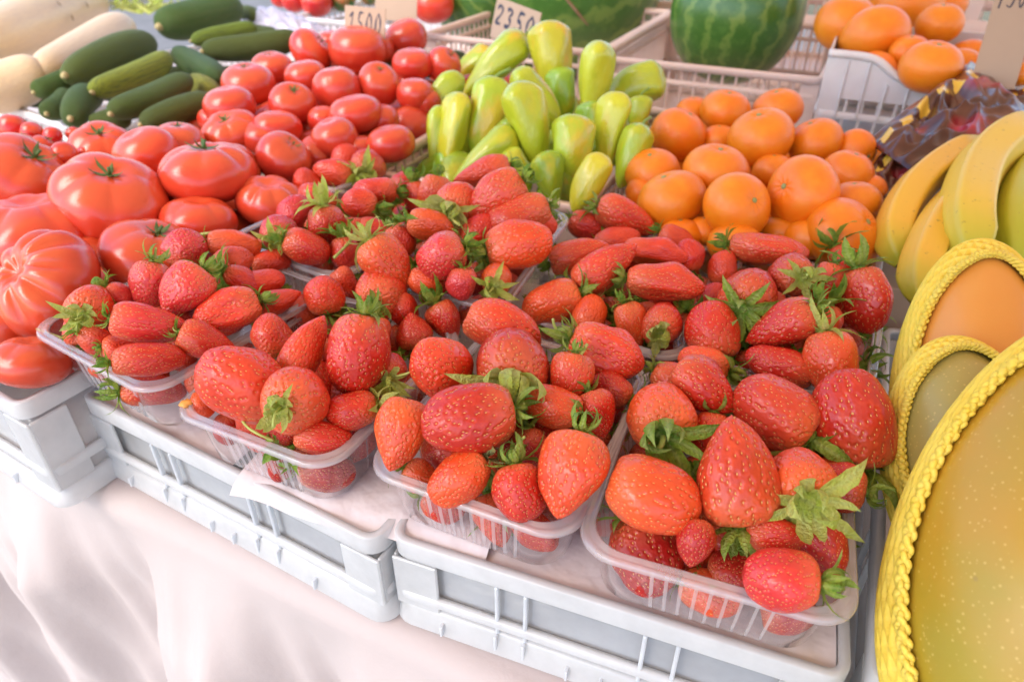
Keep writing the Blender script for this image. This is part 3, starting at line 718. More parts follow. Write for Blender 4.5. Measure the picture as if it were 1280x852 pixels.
# punnet | x y | angle of tip | length width (px) | lean | shape | cap,stem | colour | dz mm | label
B = '''
P4|815 617|-22|120 90|0|b|0|o|2|broad orange-red strawberry lying with its blunt tip to the right
P4|826 524|95|88 84|-.55|g|.62|o|0|large strawberry hidden behind a wide open leaf star
P4|880 484|-38|92 73|.1|c|0|r|6|smooth shiny strawberry sitting high at the back left
P4|921 590|92|140 100|.15|c|.42|s|8|tallest strawberry, standing tip up in the middle
P4|968 517|142|108 90|0|b|.5s|s|0|strawberry whose leaf cap and bare stem point down right
P4|1070 526|97|128 100|.1|b|.4|r|10|large dimpled strawberry leaning over the right rim
P4|1000 606|110|82 84|-.6|g|.62L|o|0|strawberry facing out behind a big lime green leaf star
P4|1050 606|165|66 60|0|g|.4|r|-6|small round strawberry tucked against the right wall
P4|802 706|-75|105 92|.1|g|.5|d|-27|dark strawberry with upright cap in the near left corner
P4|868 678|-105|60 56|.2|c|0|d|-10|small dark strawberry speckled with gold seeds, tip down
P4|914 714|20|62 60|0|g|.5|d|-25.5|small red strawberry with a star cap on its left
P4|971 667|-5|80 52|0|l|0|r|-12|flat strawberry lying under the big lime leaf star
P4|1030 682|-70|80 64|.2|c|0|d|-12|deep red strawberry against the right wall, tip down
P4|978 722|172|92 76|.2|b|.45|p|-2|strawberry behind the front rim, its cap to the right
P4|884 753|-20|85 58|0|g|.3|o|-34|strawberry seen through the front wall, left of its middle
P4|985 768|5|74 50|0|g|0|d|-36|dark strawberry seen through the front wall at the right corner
P4|888 545|-100|66 52|0|g|.5|r|-16|shaded strawberry in the gap below the smooth shiny one
P4|845 478|-30|70 46|0|g|.3|s|-8|strawberry squeezed into the back left corner
P4|1040 590|20|50 44|0|g|.3|o|-14|small orange strawberry under the dimpled one
P5|934 368|70|84 74|-.72|g|.52|r|4|strawberry facing out with a round green leaf star
P5|958 311|-8|98 52|0|w|.2|s|6|long flat strawberry lying across the top of the heap
P5|988 345|172|74 56|-.45|g|.5L|r|8|strawberry with a lime leaf star turned to the right
P5|1033 360|-105|70 38|0|l|.3|s|2|narrow strawberry hanging down beside the lime star
P5|1080 374|-78|86 62|0|w|.5|r|6|blunt strawberry topped by dark leaves at the far right
P5|978 407|-155|94 62|0|c|.3|r|4|smooth conical strawberry with its sharp tip to the lower left
P5|893 414|95|76 66|-.3|b|.48|r|-4|freckled strawberry with leaf cap down at the left rim
P5|1038 452|-82|82 68|.1|b|.5L|o|2|orange-shouldered strawberry hanging tip down on the right
P5|1033 402|-90|44 40|0|g|.8|o|-6|tiny orange strawberry under a dark tuft of leaves
P5|977 456|160|88 50|0|g|.45|r|-10|strawberry at the front rim with its cap pointing right
P5|905 336|80|46 38|0|g|0|s|-8|small strawberry at the back left rim
P5|890 371|40|40 36|0|g|0|r|-14|small half hidden strawberry beside the left wall
P5|881 455|160|66 46|0|g|.55|o|-4|strawberry at the near left corner with a pale cap
P5|1055 325|-60|46 34|0|g|.9|r|-4|strawberry under the fringe of dark leaves at the back
P8|782 273|-22|84 48|0|c|.4|s|6|smooth conical strawberry on top, nearest the mandarins
P8|733 284|-25|52 34|0|g|.3|r|-2|small red strawberry at the back left corner
P8|724 320|15|82 44|0|l|.2|s|2|long strawberry lying along the left side of the heap
P8|756 334|36|94 54|0|c|.5s|s|10|smooth strawberry with a pale stem at lower left
P8|829 354|-8|100 48|0|u|.5|s|8|long lumpy strawberry lying towards the right rim
P8|818 316|-10|84 36|0|u|0|s|2|lumpy flat strawberry behind the long one
P8|861 320|100|42 38|0|g|.4|r|0|small strawberry with a tiny cap at the right rim
P8|692 379|200|78 56|0|b|.5|o|-2|orange strawberry near the left wall with leafy cap
P8|736 392|70|52 40|-.4|g|.6L|o|-6|orange strawberry behind a yellow-green open cap
P8|790 405|-70|60 42|0|c|.2|o|-8|narrow orange strawberry pointing down near the front
P8|826 403|80|56 54|-.8|g|.46L|r|-4|small strawberry facing out with a round lime cap
P8|830 434|-20|46 36|0|g|0|d|-26|dark strawberry deep in the front right corner
P8|770 300|10|60 34|0|g|0|s|-8|half buried strawberry between the two smooth ones
P8|845 300|-30|50 34|0|g|.3|s|-6|small strawberry at the back rim by the mandarins
P3|588 522|190|120 88|.1|b|.32|r|16|big glossy dimpled strawberry lying on its side in front
P3|553 461|-88|78 90|.3|w|0|s|10|broad strawberry with a crease down its middle
P3|501 541|-105|94 64|.1|c|0|o|8|pale orange strawberry standing at the left rim, tip down
P3|626 412|-25|102 64|0|b|0|s|8|wide matt strawberry at the back of the heap
P3|644 456|85|88 94|-.5|g|.62Ls|r|4|strawberry under a large pale leaf star with a yellow stem
P3|713 472|-102|68 52|0|c|.3|s|6|smooth strawberry between the pale star and the right rim
P3|756 440|-22|100 66|0|u|.45s|s|8|large rough strawberry overhanging the back right corner
P3|745 516|-72|62 50|0|c|.3|r|-6|bright red conical strawberry low on the right
P3|692 506|158|76 52|0|b|.5|o|0|orange strawberry above the standing one, leaves at its right
P3|713 591|-107|112 84|.15|c|.38|o|14|large conical strawberry standing tip down at the front right
P3|574 595|218|86 60|0|b|.42D|o|-8|orange strawberry with a dried brown cap
P3|650 614|-82|74 72|.1|g|.45s|r|-6|round strawberry with a green stem rising from it
P3|506 588|-30|50 42|0|g|.5|o|-26|orange strawberry lying inside the near left corner
P3|606 668|-75|74 60|0|c|.5|s|-34|strawberry seen through the middle of the front wall
P3|545 640|-20|62 48|0|g|.3|r|-34|strawberry seen through the front wall at the left
P3|668 660|-40|72 50|0|g|.8|r|-34|strawberry with bunched leaves behind the right of the front wall
P3|660 560|-90|56 48|0|g|.5|d|-18|dark strawberry in the gap above the round one
P3|765 486|150|56 42|0|g|.7|r|-8|small strawberry with a spread cap by the right rim
P3|557 401|-62|54 42|0|c|.6|r|0|small conical strawberry below the leaves at the back
P3|517 415|98|48 46|0|c|.4|r|-2|small smooth strawberry on the back left rim
P3|600 392|20|60 44|0|g|.4|s|-12|strawberry half hidden behind the wide matt one
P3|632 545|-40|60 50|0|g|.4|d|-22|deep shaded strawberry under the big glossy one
P2|303 480|150|112 92|.0|b|.36|s|8|biggest strawberry in the left half, highlight on its shoulder
P2|369 497|35|84 82|-.62|g|.34Ls|s|10|round strawberry facing out with a withered cap and stem
P2|448 441|-100|102 82|.1|b|.3|r|14|big dark strawberry with a shiny shoulder
P2|382 436|62|92 52|0|c|0|s|6|slim conical strawberry, tip pointing up right
P2|342 420|110|58 50|0|g|.2|s|0|smooth rounded strawberry near the left rim
P2|405 370|100|50 50|0|g|.36|s|4|small strawberry with its cap at the bottom, near the back
P2|433 355|-52|48 34|0|c|0|s|2|narrow strawberry against the back rim
P2|440 511|185|66 52|0|g|.6L|r|-4|strawberry at the right rim with a yellow-green cap
P2|402 546|-5|74 42|0|g|0|r|-12|flat strawberry lying just behind the front rim
P2|350 530|-60|56 44|0|g|.5|d|-12|dark strawberry in the gap behind the front rim
P2|252 506|-20|34 36|0|g|0|o|-18|small orange strawberry in the near left corner
P2|488 464|80|46 42|-.75|g|.55L|r|-4|small strawberry facing out with a yellow-green star
P2|475 366|60|72 62|-.45|g|.4|s|4|strawberry with a leaf star at the back right
P2|505 386|-60|44 36|0|g|.4|r|-6|small strawberry under the leaf star at the back right
P2|375 385|150|54 40|0|g|.3|s|-8|half hidden strawberry at the left wall
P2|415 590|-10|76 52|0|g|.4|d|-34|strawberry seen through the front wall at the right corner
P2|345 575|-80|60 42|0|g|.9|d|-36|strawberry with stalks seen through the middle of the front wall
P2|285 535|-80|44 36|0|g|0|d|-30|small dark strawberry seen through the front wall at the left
P2|470 420|-90|52 44|0|g|.3|r|-14|shaded strawberry right of the big dark one
P1|111 382|60|62 58|-.6|g|.42L|s|10|small round strawberry on the left with a yellow-green cap
P1|148 371|-40|40 32|0|g|.6|p|2|little pink strawberry behind the round one
P1|187 354|-102|60 54|0|g|.4|p|8|round seedy strawberry near the back left
P1|231 363|-130|74 62|.1|c|.4|p|14|seedy conical strawberry on top of the heap
P1|231 311|80|50 56|-.1|g|.42|p|8|smooth pink strawberry at the back, cap at its bottom
P1|190 407|-12|102 48|0|l|.2|p|12|long strawberry lying across the front of the heap
P1|184 450|5|86 44|0|b|.2|r|6|blunt strawberry lying just behind the front rim
P1|258 428|-22|74 44|0|l|.2|r|2|flattened strawberry resting on the right rim
P1|285 389|202|86 52|0|u|.3|s|4|crumpled lumpy strawberry right of the conical one
P1|291 306|-8|66 36|0|b|.2|o|6|orange strawberry at the back corner
P1|290 328|20|52 38|0|u|.2|s|2|rough strawberry below the orange one
P1|346 377|22|62 36|0|c|.5|s|-2|small pointed strawberry near the right rim
P1|305 352|-30|56 38|0|g|.7|r|-2|strawberry with upright leaves near the back right
P1|122 424|-30|50 38|0|g|.5|s|-6|red strawberry with a thin stem behind the near left rim
P1|95 413|100|40 34|0|g|.4|s|-8|small strawberry in the near left corner
P1|150 400|-70|44 36|0|g|.4|r|-10|half hidden strawberry below the little pink one
P1|185 492|0|80 44|0|g|.6|r|-32|strawberry seen through the front wall near the right corner
P1|125 470|-20|60 40|0|g|0|r|-30|strawberry seen through the front wall near the left
P1|230 400|-60|50 40|0|g|0|d|-14|dark strawberry in the hollow between the long ones
P1|150 435|0|44 36|0|g|.3|s|-8|small strawberry left of the blunt one
P1|330 352|10|50 36|0|g|.6|s|-4|strawberry under the leaves at the right wall
P7|348 292|70|56 46|-.6|g|.44L|p|0|strawberry facing out with a lime cap at the near left
P7|382 309|-22|60 44|0|b|.2|r|6|glossy strawberry leaning on the front rim
P7|408 280|-82|50 46|-.2|g|.55L|r|6|small strawberry with a wide cap and an upright stem
P7|367 268|60|52 40|0|g|.2|p|0|pink strawberry left of the upright stem
P7|398 248|150|50 34|0|g|.2|s|0|smooth strawberry behind the upright stem
P7|386 230|120|42 34|0|g|0|s|-4|small strawberry at the back left corner
P7|418 216|170|52 36|-.2|g|.5L|s|4|strawberry with a lime cap at its lower right
P7|432 199|60|38 34|0|g|0|s|2|plain round strawberry at the very back
P7|461 207|70|46 44|-.5|g|.55Ls|r|4|strawberry facing out, its stem pointing to the peppers
P7|450 256|170|46 38|-.2|g|.55|s|2|orange-red strawberry with its cap to the right
P7|470 238|178|56 38|0|g|.4|s|2|wide strawberry beside the pepper crate
P7|432 316|-80|44 36|0|g|.7|r|-4|dark strawberry below a long curled stem
P7|443 290|-90|40 36|0|g|0|r|-8|shaded strawberry behind the curled stem
P7|468 288|-20|46 30|0|g|.3|r|-4|small red strawberry at the right wall
P7|338 330|10|50 34|0|g|.4|s|-10|strawberry low behind the front rim
P6|484 330|-55|80 56|0|c|.55L|o|8|orange conical strawberry with big pale leaves
P6|506 231|20|38 34|0|g|.3|r|-2|small strawberry at the back left corner
P6|522 247|-80|44 34|0|g|.6|r|-2|strawberry with ragged leaves near the back left
P6|543 243|-100|52 42|0|g|.3|s|4|smooth strawberry left of the pale leaf star
P6|571 252|60|54 52|-.6|g|.62Ls|s|8|strawberry facing out with a pale star of leaves
P6|604 216|195|76 40|0|c|.3|s|12|long strawberry lying highest, next to the peppers
P6|618 248|212|92 54|0|c|.1|s|14|large matt strawberry sloping down to the left
P6|645 272|200|96 50|0|u|.3|s|4|lumpy strawberry under the large matt one
P6|673 275|-30|50 40|0|g|.5|s|2|strawberry in the back right corner of the rim
P6|647 306|10|86 62|0|b|.5|o|10|wide orange strawberry with dark leaves at its left
P6|552 318|205|64 60|0|g|.2|p|12|round seedy strawberry in the middle of the front
P6|537 283|-20|62 40|0|g|.4|o|4|orange strawberry above the round one
P6|578 354|-90|42 40|0|g|.3|p|2|small round strawberry just inside the front rim
P6|622 350|60|48 40|-.5|g|.6L|o|-2|strawberry with a yellow cap behind the front rim
P6|532 352|-20|48 34|0|g|0|o|-10|orange strawberry seen through the front wall
P6|500 300|-60|44 36|0|g|.4|r|-6|shaded strawberry behind the big pale leaves
P6|600 290|30|56 40|0|g|0|r|-10|dark strawberry in the hollow of the heap
'''
GR = 'strawberries heaped in the clear punnets'
placed = []
def inside(k, u, v, z):                     # u, v in -1..1 of the punnet k
    c, an, w_, d_ = PUN[k]; x, y = u*w_/2, v*d_/2
    return Vector((c.x+x*math.cos(an)-y*math.sin(an), c.y+x*math.sin(an)+y*math.cos(an), c.z+z))
for line in B.strip().split('\n'):
    k, xy, ang, lw, out, kind, cp, col, dz, lab = line.split('|')
    x, y = map(float, xy.split()); L, W_ = map(float, lw.split()); c, an, w_, d_ = PUN[k]; dzf = float(dz)/1000; ang, out = float(ang), float(out)
    hgt = .012; base = c.z-RIM
    for _ in range(6):
        p = pt(x, y, base + hgt + dzf); q = p-c; u = (q.x*math.cos(an)+q.y*math.sin(an))/(w_/2); v = (-q.x*math.sin(an)+q.y*math.cos(an))/(d_/2)
        hgt = .004 + .020*max(0, 1-.5*(u*u+v*v)) + (.004 if k in ('P5', 'P6') else 0)
    Lm, Wm = to_m(p, L), to_m(p, W_)
    if dzf < -.025:                         # seen through the wall: keep it inside the punnet
        r = (Lm+Wm)/4; z_ = dzf; p = pt(x, y, base+z_); q = p-c; u = q.x*math.cos(an)+q.y*math.sin(an); v = -q.x*math.sin(an)+q.y*math.cos(an)
        u = max(-w_/2+.011+r, min(w_/2-.011-r, u)); v = max(-d_/2+.0105+Wm/2, min(d_/2-.02-r, v)); p = c+Vector((u*math.cos(an)-v*math.sin(an), u*math.sin(an)+v*math.cos(an), z_))
    if out <= -.45: out = -.9; Lm = Wm*1.15
    num = float(''.join(ch for ch in cp if ch in '0123456789.') or 0)
    key = 'sepal_lime' if 'L' in cp else 'sepal_dry' if 'D' in cp else 'sepal'
    stem = (1 if 's' in cp else None)
    lw_ = (lab+' in the '+WH[k]+' punnet')
    berry(p, frame(p, ang, out), Lm*1.03, Wm*1.04, kind, col, (max(num, .36)*1.42 if num else 0), lw_, GR, key=key, fine=(num > .28 and W_ >= 44 and k in ('P1', 'P2', 'P3', 'P4', 'P5', 'P6', 'P8')), stem=stem, seeds=W_ > 40, flatcap=out < -.4)
    placed.append((p, (Lm+Wm)/4))
# buried berries that fill the punnets
rnd.seed(77)
for k in PUN:
    c, an, w_, d_ = PUN[k]; front = k in ('P1', 'P2', 'P3', 'P4')
    r0 = .0165 if k in ('P1', 'P7', 'P6') else .019; nx = 4; ny = 5; s_ = .80
    for lz, lay in ((-.035, 0), (-.019, 1)):
        if lay == 0 and not front: continue
        for i in range(nx):
            for j in range(ny):
                if lay == 0 and j > 1 and 0 < i < nx-1: continue
                sc_ = s_ - (.08 if lay == 0 else 0)
                u = (-1+2*(i+.5)/nx + rnd.uniform(-.06, .06))*(.88 if lay else .86); v = (-1+2*(j+.5)/ny+rnd.uniform(-.06, .06))*(.85 if lay else .84)
                p = inside(k, u, v, lz); r = r0*rnd.uniform(.85, 1.1)
                if any((p-q).length < .72*(r+rq) for q, rq in placed): continue
                ax = Vector((rnd.uniform(-1, 1), rnd.uniform(-1, 1), rnd.uniform(-1.2, -.1) if lay else rnd.uniform(-.8, .3))).normalized()
                berry(p, ax, r*2.3, r*1.85, rnd.choice('cgbc'), rnd.choice('rdrs'), rnd.choice([.55, .7, .85] if lay else [0, .6]), 'strawberry buried under the others low in the '+WH[k]+' punnet', 'strawberries buried low in the '+WH[k]+' punnet', seeds=front, stem=rnd.choice([0, 3]))
                placed.append((p, r))
def rows(s): return [[a.strip() for a in l.split('|')] for l in s.strip().split('\n')]
# ---------------------------------------------------------------- tomatoes: x y | rx ry | kind | z mm | axis angle | lean | cap | label
TR = (.68, .062, .026); TP = (.64, .044, .024)
T = '''
137 250|69 54|b|30|85|.62|.34|wide flat tomato with a star stalk facing up, centre of the big ones
262 216|59 42|b|36|95|.25|.4|bean-shaped tomato with a highlight at its left and stalk on top
32 220|56 46|b|26|60|.6|.46|tomato with a large dark green star, cut by the left edge
46 291|76 42|b|10|100|.3|0|broad tomato under the green-starred one at the left edge
55 356|70 56|R|16|150|.5|0|deeply ribbed tomato with an orange scar at the left edge
38 452|46 34|b|-12|90|.3|0|tomato low in the clear crate corner, twin highlights
8 405|38 40|b|-8|90|.3|0|tomato below the ribbed one, cut by the left edge
192 320|62 40|b|8|75|.45|.4|tomato with thin raised stalk leaves behind the leftmost punnet
250 276|45 26|b|8|90|.3|0|tomato just below the bean-shaped one
128 184|38 28|b|30|95|.6|.42|tomato with a ragged star behind the wide flat one
182 194|40 33|m|34|120|.3|0|smooth tomato right behind the wide flat one
224 178|32 24|m|34|90|.3|.3|tomato beside the cucumbers with a stalk tip standing up
296 212|30 48|b|24|30|.3|0|tall tomato side right of the bean-shaped one
336 252|42 34|b|8|90|.5|0|pale tomato half hidden behind the leftmost back punnet
288 166|36 22|b|30|110|.5|.3|tomato with a stalk in front of the medium pile
100 330|40 36|m|-10|90|.2|0|dark tomato right of the ribbed one
228 240|30 24|m|8|90|.2|.3|small tomato peeping under the bean-shaped one
'''
for xy, r, kd, z, an, out, cap, lab in rows(T):
    x, y = map(float, xy.split()); rx, ry = map(float, r.split()); p = pt(x, y, float(z)/1000); rr = to_m(p, rx)
    tomato(p, frame(p, float(an), float(out)), rr, kd, TR, float(cap), lab, 'large tomatoes in the left crate', ry=min(1.25, max(.85, ry/rx*1.18)))
T2 = '''
355 198|34 30|m|28|55|.6|.36|medium tomato with its stalk to the right, nearest the strawberries
288 133|33 25|m|44|100|.2|0|smooth tomato at the left foot of the pile
310 106|34 24|m|50|95|.3|.25|tomato with a stalk dent above the left one
340 86|26 20|m|52|95|.3|.3|tomato with a tiny stalk against the cucumbers
366 129|28 25|m|46|80|.65|.34|tomato with a dark star stalk facing the viewer
382 96|26 20|m|52|100|.2|0|oval tomato above the star-stalked one
389 64|28 19|m|56|40|.4|.4|tomato with a green stalk at its right, top left
346 160|30 20|m|34|90|.2|0|tomato low behind the one nearest the strawberries
421 113|30 29|m|50|100|.2|0|large round tomato in the middle of the pile
419 172|30 25|m|34|110|.3|0|shiny tomato low in the middle of the pile
446 62|37 29|m|62|90|.2|0|largest pale tomato in front of the price card
473 105|27 27|m|54|80|.6|.2|round tomato with a small dark stalk scar
444 143|33 23|m|44|100|.2|0|oval tomato below the round scarred one
488 180|31 20|m|26|100|.2|0|tomato at the corner by the pepper crate
508 48|28 23|m|62|110|.2|0|tomato on top at the right, beside the blank card
516 80|27 19|m|56|90|.2|0|oblong tomato below the top right one
519 118|24 20|m|46|90|.2|0|oblong tomato next to the first green pepper
554 82|22 22|m|52|50|.5|.4|tomato with a dark stalk at the far right
405 150|20 18|m|32|90|.2|0|small tomato between two shiny ones
477 150|22 20|m|32|90|.2|0|shaded tomato below the round scarred one
452 186|20 18|m|20|90|.2|0|tomato almost hidden behind the strawberries
398 192|24 18|m|16|60|.5|.4|tomato with a dark stalk just behind the strawberries
415 52|18 14|m|58|90|.2|0|small tomato left of the price card
330 172|30 18|m|24|90|.3|.3|tomato with a stalk between the big and medium piles
472 62|22 20|m|52|90|.2|0|tomato between the two largest at the top
535 128|16 18|m|36|90|.2|0|tomato sliver behind the leftmost pepper
270 150|22 16|m|26|90|.2|0|tomato by the lowest cucumber
'''
for xy, r, kd, z, an, out, cap, lab in rows(T2):
    x, y = map(float, xy.split()); rx, ry = map(float, r.split()); p = pt(x, y, float(z)/1000); rr = to_m(p, rx)
    tomato(p, frame(p, float(an), float(out)), rr, kd, TP, float(cap), lab, 'medium tomatoes heaped beside the peppers', ry=min(1.2, max(.85, ry/rx*1.1)))
C = '''
16 160 17 2|shiny cherry tomato on top at the left|
40 166 13 0|cherry tomato right of the top shiny one|
12 186 13 -6|cherry tomato at the left edge below the top one|
52 184 14 0|cherry tomato in the middle of the handful|
66 170 11 -2|small cherry tomato near the white tray edge|
80 194 16 4|pointed cherry tomato nearest the wide flat tomato|
100 180 11 -2|cherry tomato at the right, behind the pointed one|
106 192 9 -2|tiny pale cherry tomato touching the big tomato|
30 180 13 -6|cherry tomato half hidden left of the middle|
92 168 9 -6|dark cherry tomato under the tray edge|
60 198 12 -8|cherry tomato low beside the pointed one|
36 194 12 -10|cherry tomato low at the green-starred tomato|
'''
for l in C.strip().split('\n'):
    a, lab, _ = l.split('|'); x, y, r, z = map(float, a.split()); p = pt(x, y, .034+z/1000)
    tomato(p, Vector((rnd.uniform(-1, 1), rnd.uniform(-1, 1), 1)), to_m(p, r), 'c', (.62, .02, .02), .5 if 'dark' in lab or 'middle' in lab else 0, lab, 'cherry tomatoes beyond the big ones', cat='cherry tomato', name='cherry_tomato')
F = lambda n, cx, cy_, dx, dy, z, r, fn, nx, ny, lab, grp: [fn(Vector((cx+(i/(nx-1)-.5)*dx+rnd.uniform(-.01, .01), cy_+(j/(ny-1)-.5)*dy+rnd.uniform(-.01, .01), RIM+z+rnd.uniform(-.006, .004))), r*rnd.uniform(.9, 1.08), lab, grp) for i in range(nx) for j in range(ny)]
def ft(p, r, lab, grp): tomato(p, Vector((rnd.uniform(-1, 1), rnd.uniform(-1, 1), .8)), r, 'm', TP, 0, lab, grp)
F(0, -.74, .44, .22, .30, -.045, .042, ft, 4, 5, 'tomato almost buried under the large ones in the left crate', 'tomatoes buried in the left crate')
F(0, -.77, .93, .32, .42, -.002, .036, ft, 6, 7, 'tomato almost buried low in the medium pile', 'tomatoes buried in the medium pile')
# ---------------------------------------------------------------- mandarins and oranges
OC = (.93, .225, .006); OR = (.95, .25, .008)
O = '''
847 168|34 32|32|60|.2|round mandarin at the left of the back row, by the last pepper
906 139|30 26|46|80|.3|mandarin at the top left beneath the watermelon crate
972 137|30 23|48|100|.3|mandarin at the top with a faint stalk, touching the crate
951 172|40 35|50|100|.45|big mandarin highest on the heap
894 214|39 31|40|80|.4|flattish mandarin at the centre left
839 250|42 35|24|110|.3|big mandarin nearest the lumpy strawberries
815 216|34 28|22|100|.5|mandarin with a pale button at the far left
921 258|42 37|36|20|.75|mandarin with its button facing out, centre front
1019 178|33 29|42|110|.3|mandarin right of the highest one
1068 189|26 25|34|-20|.6|mandarin with its button at the back right
1003 241|45 40|42|160|.75|largest mandarin, its button dark and facing out
1058 218|32 30|30|70|.2|smooth mandarin at the right side
1066 256|34 30|24|90|.2|mandarin at the right edge, below the smooth one
1052 294|48 33|16|30|.4|golden mandarin behind the rightmost back punnet
966 214|24 22|26|90|.2|mandarin wedged between the three biggest
898 176|22 20|24|90|.2|shaded mandarin under the highest one
866 140|22 18|34|90|.2|small mandarin at the back left
1012 298|32 20|8|90|.2|pale mandarin peeping over the rightmost back punnet
918 304|32 20|8|90|.2|mandarin low in front of the centre one
880 290|22 20|4|90|.2|mandarin low behind the third back punnet
850 296|28 18|0|90|.2|mandarin just behind the third back punnet rim
1085 240|22 30|16|90|.2|mandarin against the crate wall beside the bananas
1030 205|20 22|20|90|.2|mandarin in the hollow right of the largest
800 240|18 22|8|90|.2|mandarin at the left foot of the heap
975 290|26 18|4|90|.2|mandarin low between the centre one and the largest
'''
for xy, r, z, an, out, lab in rows(O):
    x, y = map(float, xy.split()); rx, ry = map(float, r.split()); p = pt(x, y, float(z)/1000); rr = to_m(p, rx)
    citrus(p, frame(p, float(an), float(out)), rr*1.02, OC, lab, 'mandarins heaped beside the peppers', squash=min(1.15, max(.95, ry/rx*1.12)))
def fo(p, r, lab, grp): citrus(p, Vector((rnd.uniform(-1, 1), rnd.uniform(-1, 1), .8)), r, OC, lab, grp)
F(0, -.1, .9, .22, .34, -.022, .034, fo, 5, 7, 'mandarin almost buried in the heap', 'mandarins buried in the heap')
G = '''
1057 30|38 34|100|80|.2|orange at the left corner of the scooped white crate
1092 48|41 35|92|-60|.5|orange with a green button leaning over the crate front
1130 4|44 28|118|90|.2|orange highest in the scooped crate
1174 30|28 28|106|90|.2|orange left of the tall cardboard sign
1163 84|36 27|84|80|.3|orange in the scoop of the crate front
1136 66|24 26|84|90|.2|shaded orange behind the scoop
1180 5|26 20|112|90|.2|orange at the top edge left of the cardboard sign
1276 60|22 24|96|-90|.5|orange right of the cardboard sign
1278 92|18 26|84|90|.2|orange right of the sign, lowest
'''
for xy, r, z, an, out, lab in rows(G):
    x, y = map(float, xy.split()); rx, ry = map(float, r.split()); p = pt(x, y, float(z)/1000); rr = to_m(p, rx)
    citrus(p, frame(p, float(an), float(out)), rr, OR, lab, 'oranges in the scooped white crate', name='orange', cat='orange')
def fg(p, r, lab, grp): citrus(p, Vector((rnd.uniform(-1, 1), rnd.uniform(-1, 1), .8)), r, OR, lab, grp, name='orange', cat='orange')
F(0, .115, 1.35, .26, .18, .055, .038, fg, 5, 3, 'orange buried in the scooped crate', 'oranges buried in the scooped crate')
# ---------------------------------------------------------------- peppers
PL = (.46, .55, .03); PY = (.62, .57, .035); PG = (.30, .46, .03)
P_ = '''
545 133|230|94 38|t|24|L|leftmost pepper, slanting down onto the crate wall
566 168|-102|96 40|b|30|Y|pepper with an orange flush down its right side
546 176|-97|80 30|t|18|L|narrow pepper left of the orange-flushed one
616 84|222|104 50|t|56|L|pepper lying slantwise at the top left, stem to the right
609 150|-103|98 48|b|42|L|straight pepper standing left of the pointed one
689 72|-82|80 50|b|78|Y|upright pepper topmost in the heap, tip down
661 162|-75|110 58|t|54|L|pointed pepper in the middle with a wet gleam at its tip
672 124|-50|84 42|b|46|L|pepper behind the pointed one
741 107|-98|98 52|t|66|Y|yellow pepper with white gleams near its tip
794 108|200|70 54|b|52|L|squat pepper at the far right under the crate
764 167|-97|94 44|t|52|Y|slim yellow pepper with scratches on its skin
713 185|-93|76 52|b|44|L|blunt pepper right of the pointed one
604 194|218|92 44|t|28|L|pepper lying low behind the strawberries
736 229|-118|74 42|b|26|Y|pepper end with a dark green patch, near the mandarins
789 195|-108|76 42|b|34|L|pepper hanging at the right with a long stem
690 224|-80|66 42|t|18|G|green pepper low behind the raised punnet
647 212|-60|54 34|b|16|L|pepper peeping over the raised punnet
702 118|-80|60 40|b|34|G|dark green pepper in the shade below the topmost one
593 82|220|54 34|b|38|L|pepper end behind the slantwise one
800 144|-90|44 30|b|30|L|pepper behind the one with the long stem
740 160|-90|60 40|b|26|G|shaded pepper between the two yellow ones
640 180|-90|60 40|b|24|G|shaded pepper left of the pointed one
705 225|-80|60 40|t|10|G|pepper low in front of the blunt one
'''
for xy, an, lw, kd, z, c, lab in rows(P_):
    x, y = map(float, xy.split()); L, W_ = map(float, lw.split()); p = pt(x, y, float(z)/1000)
    pepper(p, frame(p, float(an), .1), to_m(p, L)*1.1, to_m(p, W_)*1.0, kd, {'L': PL, 'Y': PY, 'G': PG}[c], lab, 'light green peppers in the middle crate', 'stem' in lab or 'straight' in lab)
def fp(p, r, lab, grp): pepper(p, Vector((rnd.uniform(-1, 1), rnd.uniform(-1, 1), -.5)), r*2.6, r*1.5, 'b', PG, lab, grp)
F(0, -.41, .92, .18, .3, -.02, .038, fp, 4, 4, 'light green pepper almost buried in the heap', 'peppers buried in the heap')
# ---------------------------------------------------------------- cucumbers and squashes: ends in the picture
K = '''
214 30 286 12|23|66|(.035,.08,.022)|thickest cucumber, highest in the pile
247 50 312 36|11|52|(.11,.19,.03)|thin light cucumber under the thickest one
267 63 362 51|16|46|(.05,.08,.022)|long cucumber reaching towards the tomatoes
92 90 182 53|20|56|(.055,.09,.022)|large cucumber lying over the left half
124 112 206 76|16|52|(.16,.23,.03)|light green cucumber in the middle
149 138 230 104|17|44|(.055,.1,.025)|cucumber below the light green one
188 152 255 128|17|34|(.055,.09,.022)|lowest cucumber, nearest the big tomatoes
92 144 112 120|18|34|(.04,.085,.022)|short cucumber seen end on at the left
52 112 84 100|14|36|(.045,.1,.022)|cucumber end at the far left over the squash
64 138 82 124|15|24|(.04,.085,.022)|cucumber end at the tray edge
124 154 152 147|14|24|(.06,.1,.022)|cucumber end under the middle ones
226 70 272 97|17|34|(.03,.07,.022)|dark cucumber running into the shade
298 18 320 22|11|44|(.05,.08,.022)|cucumber end behind the thickest one
244 104 264 114|14|26|(.16,.2,.04)|light cucumber end beside the tomatoes
318 40 340 44|10|34|(.045,.07,.02)|cucumber end behind the long one
'''
for e, r, z, c, lab in rows(K):
    x0, y0, x1, y1 = map(float, e.split()); z = float(z)/1000; a, b_ = pt(x0, y0, z), pt(x1, y1, z+.004)
    mid = (a+b_)/2; rod_fruit('cucumber', 'cucumber', CUK, a, b_, to_m(mid, float(r)), (*[q*k_ for q, k_ in zip(eval(c), (1.8, 1.45, .9))], 1), lab, 'cucumbers piled beside the squashes', M['cuke_tip'])
